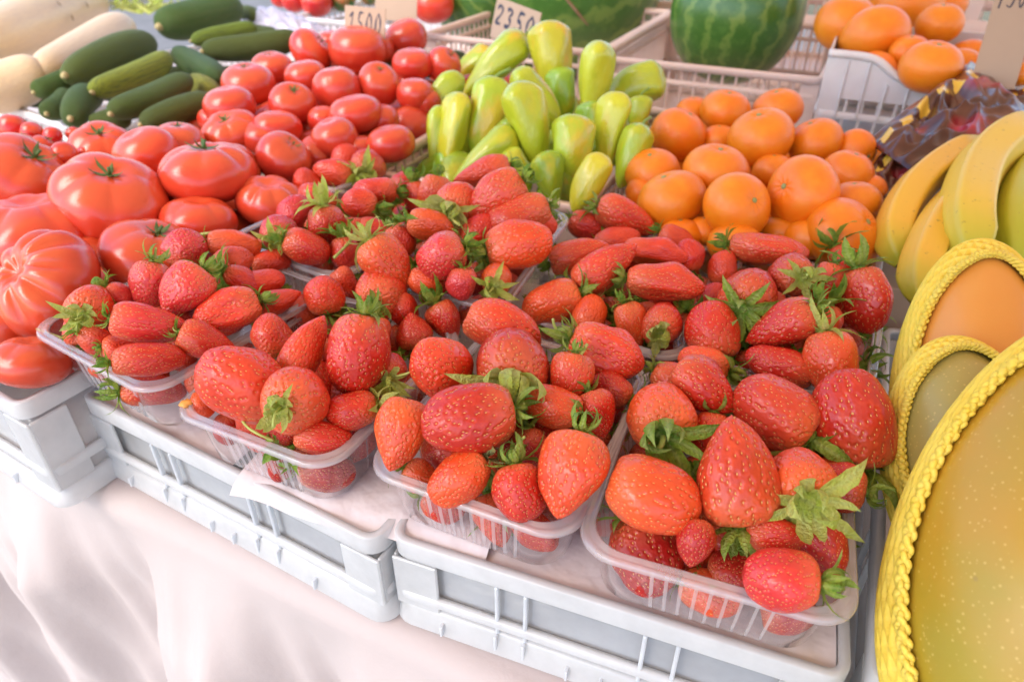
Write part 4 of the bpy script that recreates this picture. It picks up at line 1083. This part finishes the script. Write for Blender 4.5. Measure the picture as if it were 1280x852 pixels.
for i in range(24):
    a = Vector((-1.30+.045*(i % 12)+rnd.uniform(-.02, .02), .70+.09*(i//12)+.032*(i % 12)+rnd.uniform(-.03, .03), RIM+.004+.001*(i % 12))); d = Vector((rnd.uniform(.5, 1), rnd.uniform(.2, .9), 0)).normalized()*.11
    rod_fruit('cucumber', 'cucumber', CUK, a, a+d, .019, (.055, .07, .018, 1), 'cucumber buried in the pile', 'cucumbers buried in the pile', M['cuke_tip'])
SQ = [capsule_mesh('squash_flesh', M['squash'], .12, 9, .12, .02), capsule_mesh('squash_flesh', M['squash'], -.15, 4, .15, .02)]
for e, r, z, lab in rows('''
-14 52 108 2|36|62|large pale squash with dark scars at the top left
58 90 152 36|26|44|pale squash half under the cucumbers
-40 116 34 98|30|34|pale squash end at the left edge, lowest
'''):
    x0, y0, x1, y1 = map(float, e.split()); z = float(z)/1000; a, b_ = pt(x0, y0, z), pt(x1, y1, z+.006); mid = (a+b_)/2; rr = to_m(mid, float(r))
    s = rod_fruit('squash', 'squash', SQ, a, b_, rr, (1, 1, 1, 1), lab, 'pale squashes at the top left')
    if 'scars' in lab:
        for u, v in ((.1, .75), (-.25, .45), (.3, .5)):
            m = MB(); V = []
            for j in range(4):
                for i in range(10): V.append((math.cos(i*.6283)*j/3*.11*rr*(1+.3*math.sin(i*2)), math.sin(i*.6283)*j/3*.06*rr, .004*rr*(3-j)))
            m.add(V, grid_faces(10, 4)); q = (CAM-mid).normalized(); d = (b_-a).normalized(); n_ = (q-d*q.dot(d)).normalized(); sd_ = d.cross(n_)
            nn = (n_+sd_*u).normalized(); pos = mid + d*(v-.5)*(b_-a).length*.8 + nn*rr*.985
            o = m.build('scar', M['scar'], None, True); o.parent = s; o.matrix_parent_inverse = Matrix(); R3 = s.rotation_quaternion.to_matrix()
            o.location = R3.transposed() @ (pos-mid); o.rotation_mode = 'QUATERNION'; o.rotation_quaternion = (R3.transposed() @ rotmat(nn)).to_quaternion()
# watermelons
def wmelon(x, y, rx, ry, z, lab, ax, scar):
    p = pt(x, y, z); r = to_m(p, rx); t = thing('watermelon', lab, 'watermelon', 'watermelons in the white crates', p, rotmat(ax))
    ob('rind', round_mesh('rind', M['watermelon'], 64, 40, lambda th, ph: (math.sin(ph)**.95*math.cos(th), math.sin(ph)**.95*math.sin(th), math.cos(ph)*.98 - .05*math.exp(-(math.sin(ph)/.15)**2)*(1 if math.cos(ph) > 0 else -1))), t, scl=(r*.92, r*.92, r))
    if scar:
        R3 = rotmat(ax).transposed(); m = MB(); P = []
        for i in range(14):
            q = pt(x-8+i*3.8, y+4+i*5.2, z); dd = (q-p); tow = (CAM-p).normalized(); dd = dd - tow*dd.dot(tow); rr = r*.955; k = math.sqrt(max(.01, rr*rr-dd.length_squared)); P.append(R3 @ (dd+tow*k))
        m.tube(P, [.0012+.0022*math.sin(math.pi*i/13) for i in range(14)], 7); m.build('scar', M['scar'], t, True)
    return t
wmelon(705, -20, 122, 75, .075, 'blotchy watermelon with a brown scar line, behind the topmost pepper', Vector((.9, .25, .15)), True)
wmelon(921, 14, 88, 72, .085, 'striped watermelon in the right white crate, above the mandarins', Vector((.15, .1, 1)), False)
wmelon(598, 0, 60, 40, .05, 'watermelon with fan-like stripes behind the handwritten card', Vector((-.1, -.9, .5)), False)
# ---------------------------------------------------------------- bananas
def banana(ps, rpx, z, col, lab, zz=None, tipend=True):
    P = [pt(x, y, z if zz is None else zz[i]) for i, (x, y) in enumerate(ps)]; n = 34; Q = []
    for i in range(n):                      # Catmull-Rom through the given points
        u = i/(n-1)*(len(P)-1); k = min(int(u), len(P)-2); f = u-k
        a, b_, c, d = P[max(k-1, 0)], P[k], P[k+1], P[min(k+2, len(P)-1)]
        Q.append(.5*((2*b_)+(c-a)*f+(2*a-5*b_+4*c-d)*f*f+(3*b_-a-3*c+d)*f**3))
    o = Q[n//2].copy(); R0 = to_m(o, rpx); V = []; NU = 30; prev = None
    for i, q in enumerate(Q):
        t = (Q[min(i+1, n-1)]-Q[max(i-1, 0)]).normalized(); s = i/(n-1)
        x = ((CAM-q) if prev is None else prev); x = (x-t*x.dot(t)).normalized(); prev = x; yv = t.cross(x)
        r = R0*(min(1, (s+.012)/.16)**.55)*(min(1, (1-s+.02)/.2)**.6)
        for k in range(NU):
            a = 6.283*k/NU; rr = r*.9*(1+.085*math.cos(5*a+.6)+.035*math.cos(10*a+1.2)); V.append(q-o+(x*math.cos(a)+yv*math.sin(a))*rr)
    f = grid_faces(NU, n); me = mesh('peel', V, f, M['banana']); uv = me.uv_layers.new(name='UVMap')
    for lp in me.loops: uv.data[lp.index].uv = (1-(lp.vertex_index//NU)/(n-1), (lp.vertex_index % NU)/NU)
    t = thing('banana', lab, 'banana', 'bunch of bananas at the right edge', o); ob('peel', me, t, color=col)
    m = MB(); d0 = (Q[0]-Q[1]).normalized(); m.tube([Q[0]-o-d0*R0*.1, Q[0]-o+d0*R0*.12, Q[0]-o+d0*R0*.22], [R0*.26, R0*.2, R0*.1], 8); m.build('tip', M['ban_tip'], t, True)
YB = (.84, .50, .05)
banana([(1126, 332), (1119, 285), (1146, 232), (1192, 196), (1236, 180)], 23, .05, YB, 'banana lowest on the left, touching the mandarins', (.01, .03, .05, .06, .065))
banana([(1146, 378), (1153, 325), (1180, 268), (1222, 226), (1262, 210)], 24, .05, YB, 'banana second from the left, its tip above the orange melon', (.01, .03, .045, .05, .05))
banana([(1214, 335), (1208, 268), (1226, 207), (1262, 174), (1312, 158)], 31, .07, (.80, .55, .06), 'large banana in front with a greenish right edge', (.03, .055, .07, .08, .08))
banana([(1270, 335), (1268, 268), (1286, 218), (1322, 192), (1370, 180)], 26, .05, (.52, .52, .04), 'yellow-green banana cut by the right edge', (.02, .045, .055, .055, .055))
# ---------------------------------------------------------------- melons in yellow foam nets
def netted(cx, cyy, rx, ry, rz, tilt, dz, mat, lab, opn, th0, th1, wig, lip, name='melon'):
    """ellipsoid seen at (cx, cyy) px with half sizes rx, ry px; opn: direction of the net opening (right, up, toward)"""
    p = pt(cx, cyy, dz); t_ = (CAM-p).normalized(); r_ = (RT-t_*RT.dot(t_)).normalized(); u_ = t_.cross(r_)
    a = R(tilt); X = r_*math.cos(a)+u_*math.sin(a); Y = u_*math.cos(a)-r_*math.sin(a)
    A, Bb, Cc = to_m(p, rx), to_m(p, ry), to_m(p, rx)*rz
    def E(n_, off=0):                       # unit vector (x, y, toward) -> offset from centre, egg shaped
        k = 1-.10*n_[1]
        q = X*(A*n_[0]*k)+Y*(Bb*n_[1])+t_*(Cc*n_[2]*k); m_ = (X*(n_[0]/A)+Y*(n_[1]/Bb)+t_*(n_[2]/Cc)).normalized(); return q+m_*off
    tr = thing(name, lab, 'melon', 'melons wrapped in yellow foam nets', p)
    V = []; NU, NV = 90, 60
    for j in range(NV):
        ph = math.pi*j/(NV-1)
        for i in range(NU):
            th = 6.283*i/NU; n_ = (math.sin(ph)*math.cos(th), math.cos(ph), math.sin(ph)*math.sin(th)); o_ = .0012*noise.noise(Vector(n_)*2.5); V.append(E(n_, o_))
    ob('skin', mesh('skin', V, grid_faces(NU, NV), M[mat]), tr)
    o = Vector(opn).normalized(); e1 = o.orthogonal().normalized(); e2 = o.cross(e1)
    def S(th, al, off):
        n_ = o*math.cos(al)+(e1*math.cos(th)+e2*math.sin(th))*math.sin(al); return E(tuple(n_), off)
    nt = thing('foam_net', lab.replace('melon', 'foam net round the melon', 1) if False else NL[lab], 'foam net', 'yellow foam nets', p)
    V = []; NU, NV = 420, 64; k_ = 30
    for j in range(NV):
        f = j/(NV-1)
        for i in range(NU):
            th = 6.283*i/NU; al = R(th0)+(R(th1)-R(th0))*f + R(wig)*math.sin(th*3+1)*(1-f)
            a1 = th*k_/2 + f*20; a2 = th*k_/2 - f*20
            kn = max(abs(math.cos(a1)), abs(math.cos(a2)))**3
            V.append(S(th, al, .0018+.0046*kn*(1-.3*f)))
    ob('sleeve', mesh('sleeve', V, grid_faces(NU, NV), M['net']), nt)
    NB_ = 1400; kb = 62
    m = MB()
    for st in (0, 1, 2):                    # strands plaited along the mouth of the net
        ph_ = st*2.0944; C_ = [S(6.28319*i/NB_, R(th0)+R(wig)*math.sin(6.28319*i/NB_*3+1)+R(1.25)*math.sin(6.28319*i/NB_*kb/2+ph_)+R(.25)*math.sin(i*.9), .004+lip*.45*math.sin(6.28319*i/NB_*kb+ph_*2)) for i in range(NB_)]
        V = []; q_ = 8
        for i in range(NB_):
            c0 = C_[i]; tg = (C_[(i+1) % NB_]-C_[i-1]).normalized(); nn = c0.normalized(); nn = (nn-tg*nn.dot(tg)).normalized(); bb = tg.cross(nn); rr = lip*.66*(1+.22*noise.noise(Vector((i*.11, st*7, lip*999))))
            for k in range(q_):
                a = 6.283*k/q_; V.append(c0+(nn*math.cos(a)*.75+bb*math.sin(a)*1.1)*rr)
        m.add(V+V[:q_], grid_faces(q_, NB_+1))
    m.build('lip', M['net'], nt, True)
    return p, E, t_
def sticker(x, y, z, r, lab):
    c = pt(x, y, z); n_ = (CAM-c).normalized(); m = MB(); V = []
    for rr in (0, 1):
        for i in range(16): V.append((rr*r*math.cos(i*.3927)*(1+.3*math.sin(i*1.1)), rr*r*math.sin(i*.3927), 0))
    m.add(V+[(a, b_, -.0006) for a, b_, c_ in V[16:]], grid_faces(16, 3))
    return tag(m.build('sticker', M['sticker'], None, True, loc=c, rot=rotmat(n_)), lab, 'sticker')
NL = {'orange-skinned melon behind the other two, showing through an arch of net': 'yellow foam net with an arched mouth round the orange-skinned melon, farthest back',
      'greenish grey melon with a tiny white sticker near its top': 'yellow foam net round the greenish melon, its mouth crossing the middle',
      'huge speckled yellow melon filling the lower right corner': 'yellow foam net edge running down the left of the huge speckled melon'}
netted(1215, 487, 82, 180, 1.1, -5, .012, 'melon_or', 'orange-skinned melon behind the other two, showing through an arch of net', (.22, .16, 1), 54, 104, 2.5, .0030)
netted(1205, 580, 84, 152, 1.1, 0, .0, 'melon_mid', 'greenish grey melon with a tiny white sticker near its top', (.3, .14, 1), 58, 104, 2.5, .0030)
pc, EE, tw = netted(1315, 709, 166, 318, 1.0, -22, .02, 'melon_big', 'huge speckled yellow melon filling the lower right corner', (.24, .1, 1), 66, 112, 2.5, .0034)
sticker(1173, 452, .055, .0045, 'tiny white sticker near the top of the greenish melon')
# ---------------------------------------------------------------- crates at the back
slat_crate('white_crate', 'peach white crate holding the light green peppers', -.405, .69, RIM+.004, .29, .42, .147, R(3), True, mat='peach_pp')
slat_crate('white_crate', 'white crate under the mandarin heap', -.095, .70, RIM-.01, .285, .40, .133, R(0), True, mat='peach_pp')
slat_crate('white_crate', 'white crate under the medium tomatoes', -.78, .70, RIM-.025, .42, .46, .118, R(2), True, mat='peach_pp')
slat_crate('white_crate', 'white tray edge below the cucumbers', -1.16, .655, RIM+.0, .52, .5, .143, R(-8), True)
slat_crate('white_crate', 'left of the two tall white watermelon crates', -.665, 1.30, RIM+.04, .385, .5, .183, R(1), True, mat='peach_pp')
slat_crate('white_crate', 'right of the two tall white watermelon crates', -.272, 1.27, RIM+.04, .385, .5, .183, R(1), True, mat='peach_pp')
slat_crate('scooped_crate', 'low white crate with a scooped front, full of oranges', .105, 1.21, RIM+.088, .36, .3, .15, R(2), True, cut=.030)
slat_crate('lilac_crate', 'lilac white crate of red vegetables behind the tomatoes', -1.08, 1.38, RIM+.03, .4, .4, .173, R(0), True)
# boxes that carry the raised crates
for nm, lab, cx, y0, w_, d_, top in (('box', 'brown box carrying the scooped orange crate', .105, 1.22, .34, .28, RIM-.066),):
    m = MB(); m.box((cx-w_/2, y0, TAB+.001), (cx+w_/2, y0+d_, top)); tag(m.build(nm, M['card']), lab, 'box')
m = MB(); m.box((.03, .70, TAB+.001), (.42, 1.12, RIM-.02)); tag(m.build('box', M['card']), 'cardboard box under the bananas', 'box')
# red vegetables behind
for x, y, r, z, c, lab in ((368, 0, 16, 50, (.6, .015, .02), 'dark red tomato left in the lilac crate'), (396, 2, 20, 50, (.66, .02, .02), 'dark red tomato next to the green fruit'), (352, -4, 14, 48, (.6, .015, .02), 'red tomato at the far left of the lilac crate'),
                           (540, 4, 27, 60, (.72, .04, .02), 'red pepper-like tomato right of the blank card'), (428, 0, 16, 48, (.05, .14, .03), 'green fruit left of the price card'), (462, -4, 12, 48, (.06, .15, .03), 'green fruit behind the price card')):
    p = pt(x, y, z/1000); tomato(p, Vector((.1, -.3, 1)), to_m(p, r), 'm', c, 0, lab, 'vegetables in the back crates')
# leafy bunch at the top left
lb = thing('leafy_bunch', 'yellow-green leafy stalks behind the cucumbers', 'greens', None, pt(180, 12, .05))
for i in range(26):
    a = rnd.uniform(0, 6.28); m = MB(); q = Vector((rnd.uniform(-.07, .09), rnd.uniform(-.04, .05), 0)); d = Vector((math.cos(a)*.5, math.sin(a)*.5, 1)).normalized()
    o = ob('leaf', SEP['sepal_lime'][i % 6], lb, q, rotmat(d), (.05, .05, .05)); o.scale = (.05, .07*rnd.uniform(.6, 1.2), .05)
    if i % 2: m.tube([q*.3, q*.7+Vector((0, 0, .01)), q+Vector((0, 0, .015))], [.004, .003, .002], 6); m.build('stalk', M['stem'], lb, True)
# lilac plastic bag between cucumbers and tomatoes
V = []
for j in range(30):
    for i in range(40):
        u, v = i/39, j/29; V.append(((u-.5)*.26, (v-.5)*.10, .035*math.sin(math.pi*v)*math.sin(math.pi*u)**.6 + .012*noise.noise(Vector((u*9, v*9, 2)))+.006*noise.noise(Vector((u*25, v*22, 5)))))
bg_ = ob('plastic_bag', mesh('plastic_bag', V, grid_faces(40, 30, False), M['lilac']), None, pt(345, 34, .03), Matrix.Rotation(R(-10), 3, 'Z')); tag(bg_, 'crumpled lilac plastic bag between cucumbers and red vegetables', 'bag')
# candy bag: crumpled brown cellophane
def crumple(corners, zs, nx, ny, seed, fat, lab, name, back=.0):
    P = [pt(x, y, z) for (x, y), z in zip(corners, zs)]; o = sum(P, Vector())/4; n_ = (P[1]-P[0]).cross(P[3]-P[0]).normalized()
    if n_.dot(CAM-o) < 0: n_ = -n_
    V = []; uvs = []
    for side in (1, -1):
        for j in range(ny):
            for i in range(nx):
                u, v = i/(nx-1), j/(ny-1); q = (P[0]*(1-u)+P[1]*u)*(1-v)+(P[3]*(1-u)+P[2]*u)*v
                e = (math.sin(math.pi*u)*math.sin(math.pi*v))**.5
                w1 = abs(noise.noise(Vector((u*3.2+v*1.5+seed, v*2.6, side*3))))*1.9 + abs(noise.noise(Vector((u*7-v*3, v*5+seed, side))))*.8
                V.append(q-o+n_*side*(fat*e*(1.15-w1))); uvs.append((u, 1-v))
    f = grid_faces(nx, ny, False); f += [tuple(a+nx*ny for a in q[::-1]) for q in f]
    me = mesh(name, V, f, M['candy'], True); uv = me.uv_layers.new(name='UVMap')
    for lp in me.loops: uv.data[lp.index].uv = uvs[lp.vertex_index]
    return tag(ob(name, me, None, o), lab, 'wrapper', 'brown cellophane wrapped sweets')
crumple([(1084, 176), (1214, 76), (1302, 150), (1140, 215)], [.045, .085, .075, .04], 90, 60, 2, .026, 'brown cellophane packet with a row of yellow squares, below the cardboard sign', 'candy_bag')
crumple([(1078, 222), (1128, 160), (1200, 196), (1108, 262)], [.02, .045, .04, .012], 60, 40, 6, .018, 'smaller brown packet with yellow marks between mandarins and bananas', 'candy_bag')
crumple([(1240, 120), (1330, 90), (1350, 150), (1262, 178)], [.06, .07, .06, .05], 36, 26, 9, .014, 'dark brown packet corner at the right edge above the bananas', 'candy_bag')
# ---------------------------------------------------------------- cards with handwriting
DIG = {'1': [[(.15, .75), (.55, 1), (.35, 0)]], '2': [[(.05, .8), (.3, 1), (.65, .85), (.6, .55), (.05, .02), (.7, .05)]], '3': [[(.05, .9), (.4, 1), (.65, .8), (.3, .55), (.65, .35), (.5, .05), (.05, .05)]],
       '5': [[(.3, 1), (.15, .55), (.5, .55), (.68, .3), (.45, .02), (.02, .1)], [(.3, 1), (.75, .97)]], '0': [[(.4, 1), (.1, .7), (.1, .25), (.38, 0), (.68, .3), (.65, .75), (.4, 1)]]}
def card(name, lab, corners, zs, text, tx0, tx1, ty0, ty1, th=.0018, slant=.12):
    Bl, Br = pt(*corners[3], zs[3]), pt(*corners[2], zs[2]); X = (Br-Bl).normalized(); N = X.cross(Vector((0, 0, 1))).normalized()
    if N.dot(CAM-Bl) < 0: N = -N
    N = (N+Vector((0, 0, .25))).normalized()
    def hit(x, y): d = pt(x, y, -.1)-CAM; return CAM + d*((Bl-CAM).dot(N)/d.dot(N))
    P = [hit(*corners[0]), hit(*corners[1]), Br, Bl]; o = (P[2]+P[3])/2; X = (P[2]-P[3]); wd = X.length; X.normalize(); Y = (P[0]-P[3]); ht = Y.length; Y = (Y-X*Y.dot(X)).normalized(); N = X.cross(Y)
    rot = Matrix(((X.x, Y.x, N.x), (X.y, Y.y, N.y), (X.z, Y.z, N.z)))
    t = thing(name, lab, 'price card', None, o, rot)
    m = MB(); m.box((-wd/2, 0, -th), (wd/2, ht, 0), .0003); m.build('card', M['card'], t)
    n = len(text)
    for k, ch in enumerate(text):
        m = MB(); cw = (tx1-tx0)*wd/n; x0 = -wd/2+tx0*wd+cw*k; h = (ty1-ty0)*ht
        for s in DIG[ch]:
            Pn = []
            for i in range(len(s)-1):
                for f in (0, .25, .5, .75): Pn.append((s[i][0]*(1-f)+s[i+1][0]*f, s[i][1]*(1-f)+s[i+1][1]*f))
            Pn.append(s[-1]); Q = [Vector((x0+(a+slant*b_)*cw*.92, ty0*ht+b_*h, .0003)) for a, b_ in Pn]
            if ch in '0235':
                for _ in range(2): Q = [Q[0]]+[(Q[i-1]+Q[i]*2+Q[i+1])/4 for i in range(1, len(Q)-1)]+[Q[-1]]
            V = []; pw = wd*.016
            for i, q in enumerate(Q):
                tg = (Q[min(i+1, len(Q)-1)]-Q[max(i-1, 0)]).normalized(); sd_ = Vector((-tg.y, tg.x, 0)); ww = pw*(1+.3*math.sin(i*.9+k))
                V += [q+sd_*ww, q-sd_*ww]
            m.add(V, [(2*i, 2*i+1, 2*i+3, 2*i+2) for i in range(len(Q)-1)])
        m.build('digit', M['ink'], t)
    return t
card('price_card', 'small white card with 1500 in blue ink behind the medium tomatoes', [(434, 7), (484, 16), (480, 62), (430, 56)], [.095, .095, .06, .06], '1500', .08, .96, .3, .86)
card('price_card', 'slanted kraft card with 2350 beside the blotchy watermelon', [(622, -4), (672, 24), (664, 72), (612, 46)], [.105, .10, .065, .065], '2350', .04, .98, .38, .84)
card('blank_card', 'blank kraft card cut by the top edge, right of the 1500 card', [(462, -22), (526, -22), (520, 29), (468, 24)], [.11, .11, .07, .07], '', 0, 1, 0, 1)
card('price_card', 'tall brown cardboard sign with 1500 at its top, before the oranges', [(1186, -22), (1276, -30), (1268, 112), (1212, 108)], [.17, .17, .07, .07], '1500', .06, .96, .70, .99)
# small scraps
m = MB(); rs_ = random.Random(4)
for (x, y, r, z, mt, nm, lab) in ((233, 504, 8, .0, 'scrap', 'orange_scrap', 'small orange scrap lying on the near left corner of the second front punnet'),):
    p = pt(x, y, z); V = []
    for j in range(8):
        for i in range(12):
            ph = math.pi*j/7; th = 6.283*i/12; k = 1+.4*noise.noise(Vector((math.sin(ph)*math.cos(th)*2, math.sin(ph)*math.sin(th)*2, math.cos(ph)*2))); q = to_m(p, r)*k; V.append((q*math.sin(ph)*math.cos(th), q*math.sin(ph)*math.sin(th), q*.5*math.cos(ph)))
    M['scrap'] = simple('orange_scrap', (.9, .38, .08), .5); tag(ob(nm, mesh(nm, V, grid_faces(12, 8), M['scrap']), None, p), lab, 'scrap')

# ---------------------------------------------------------------- awning over the stall (outside the picture, it tints the light)
b = NB('awning_canvas'); cc = b.mix(b.noise(6, 3), (.88, .52, .30), (.82, .48, .28))
M['awning'] = b.end(b.mixs(.6, b.n('BsdfDiffuse', i_Color=cc).outputs[0], b.n('BsdfTranslucent', i_Color=cc).outputs[0]))
V = []
for j in range(24):
    for i in range(40):
        x = -1.1+4.6*i/39; y = -1.1+5.0*j/23; V.append((x, y, 2.4+.12*(y-.35)-.03*math.sin(math.pi*(i % 13)/13)-.02*math.sin(math.pi*j/23)))
aw = thing('awning', 'warm orange canvas awning above the back of the stall', 'awning', None, (0, 2, 2.7)); o = ob('canvas', mesh('canvas', V, grid_faces(40, 24, False), M['awning']), aw, (0, -2, -2.7))
for x in (-1.1, 1.2, 3.5): m = MB(); m.tube([(x, -3.1, 2.4-.174-2.7-.02), (x, 1.9, 2.826-2.7-.02)], .014, 8); m.build('pole', M['white_pp'], aw, True)

for lab, cx, cy_, top in (('pale stacked crate at the back left, behind the red vegetables', -1.0, 1.95, RIM+.2), ('pale stacked crate at the back, behind the blotchy watermelon', -.55, 2.0, RIM+.22), ('pale stacked crate at the back, behind the striped watermelon', -.1, 1.95, RIM+.22), ('pale stacked crate at the back right, behind the oranges', .35, 1.95, RIM+.25)):
    slat_crate('stacked_crate', lab, cx, cy_, top, .43, .36, top-TAB-.002, 0, False, 'peach_pp')

# loose stalks lying among the berries
for P_, r_, lab in (([(428, 268, .03), (441, 278, .034), (444, 292, .034), (434, 306, .034), (418, 322, .034)], 1.7, 'long yellow stalk curling over the berries of the leftmost back punnet'),
                    ([(46, 411, .006), (66, 418, .008), (82, 424, .006), (98, 432, 0)], 1.3, 'thin stalk crossing the near left corner of the leftmost front punnet'),
                    ([(84, 426, .004), (104, 434, .006), (118, 446, .004), (128, 448, 0)], 1.4, 'thin stalk hanging just inside the rim of the leftmost front punnet'),
                    ([(301, 522, .01), (309, 534, .012), (326, 544, .01), (342, 550, .004)], 1.8, 'green stalk bent over the front rim of the second front punnet'),
                    ([(250, 293, .03), (262, 291, .034), (272, 290, .03)], 1.8, 'short pale stalk above the leftmost front punnet'),
                    ([(705, 470, .03), (722, 450, .04), (734, 430, .045)], 2.2, 'yellow stalk standing up at the right of the third front punnet'),
                    ([(495, 470, .02), (505, 468, .028), (520, 462, .03)], 1.4, 'pale stalk lying across the crease of the broad strawberry')):
    Q = [pt(*q) for q in P_]; o = Q[0].copy(); C_ = []
    for i in range(len(Q)-1):
        for f in range(5): C_.append(Q[i].lerp(Q[i+1], f/5)-o)
    C_.append(Q[-1]-o)
    for _ in range(3): C_ = [C_[0]]+[(C_[i-1]+C_[i]*2+C_[i+1])/4 for i in range(1, len(C_)-1)]+[C_[-1]]
    m = MB(); m.tube(C_, [to_m(o, r_)*(1+.3*math.sin(i)*.3) for i in range(len(C_))], 7); tag(m.build('stalk', M['stem'], None, True, loc=o), lab, 'stalk', 'loose strawberry stalks')

# ---------------------------------------------------------------- say which of the half-hidden fruits is which, by its clearly seen neighbour
def pic(o):
    d = o.location-CAM; w_ = d.dot(FW); return 640+FOC*d.dot(RT)/w_, 426-FOC*d.dot(UP)/w_
tops = [o for o in sc.objects if o.parent is None and o.get('label')]
used_ = set()
for kind in ('strawberry', 'tomato', 'mandarin', 'pepper', 'cucumber', 'orange'):
    fam = [o for o in tops if o.name.split('.')[0] == kind]; seen = []
    for o in fam:
        if 'buried' in o.get('group', ''): continue
        s = o['label']
        if ' in the ' in s and s.endswith('punnet'): s = s[:s.rindex(' in the ')]
        if len(s.split()) <= 11 and 'seen through' not in s: seen.append((pic(o), s))
    for o in fam:
        if 'buried' not in o.get('group', ''): continue
        x, y = pic(o); seen.sort(key=lambda q: math.dist(q[0], (x, y)))
        for (a, b_), s in seen:
            dx, dy = x-a, y-b_; w_ = 'right of' if dx > abs(dy) else 'left of' if -dx > abs(dy) else 'below' if dy > 0 else 'above'
            lab = 'half-hidden %s %s the %s' % (kind, w_, s)
            if lab not in used_ and len(lab.split()) <= 16: break
        used_.add(lab); o['label'] = lab
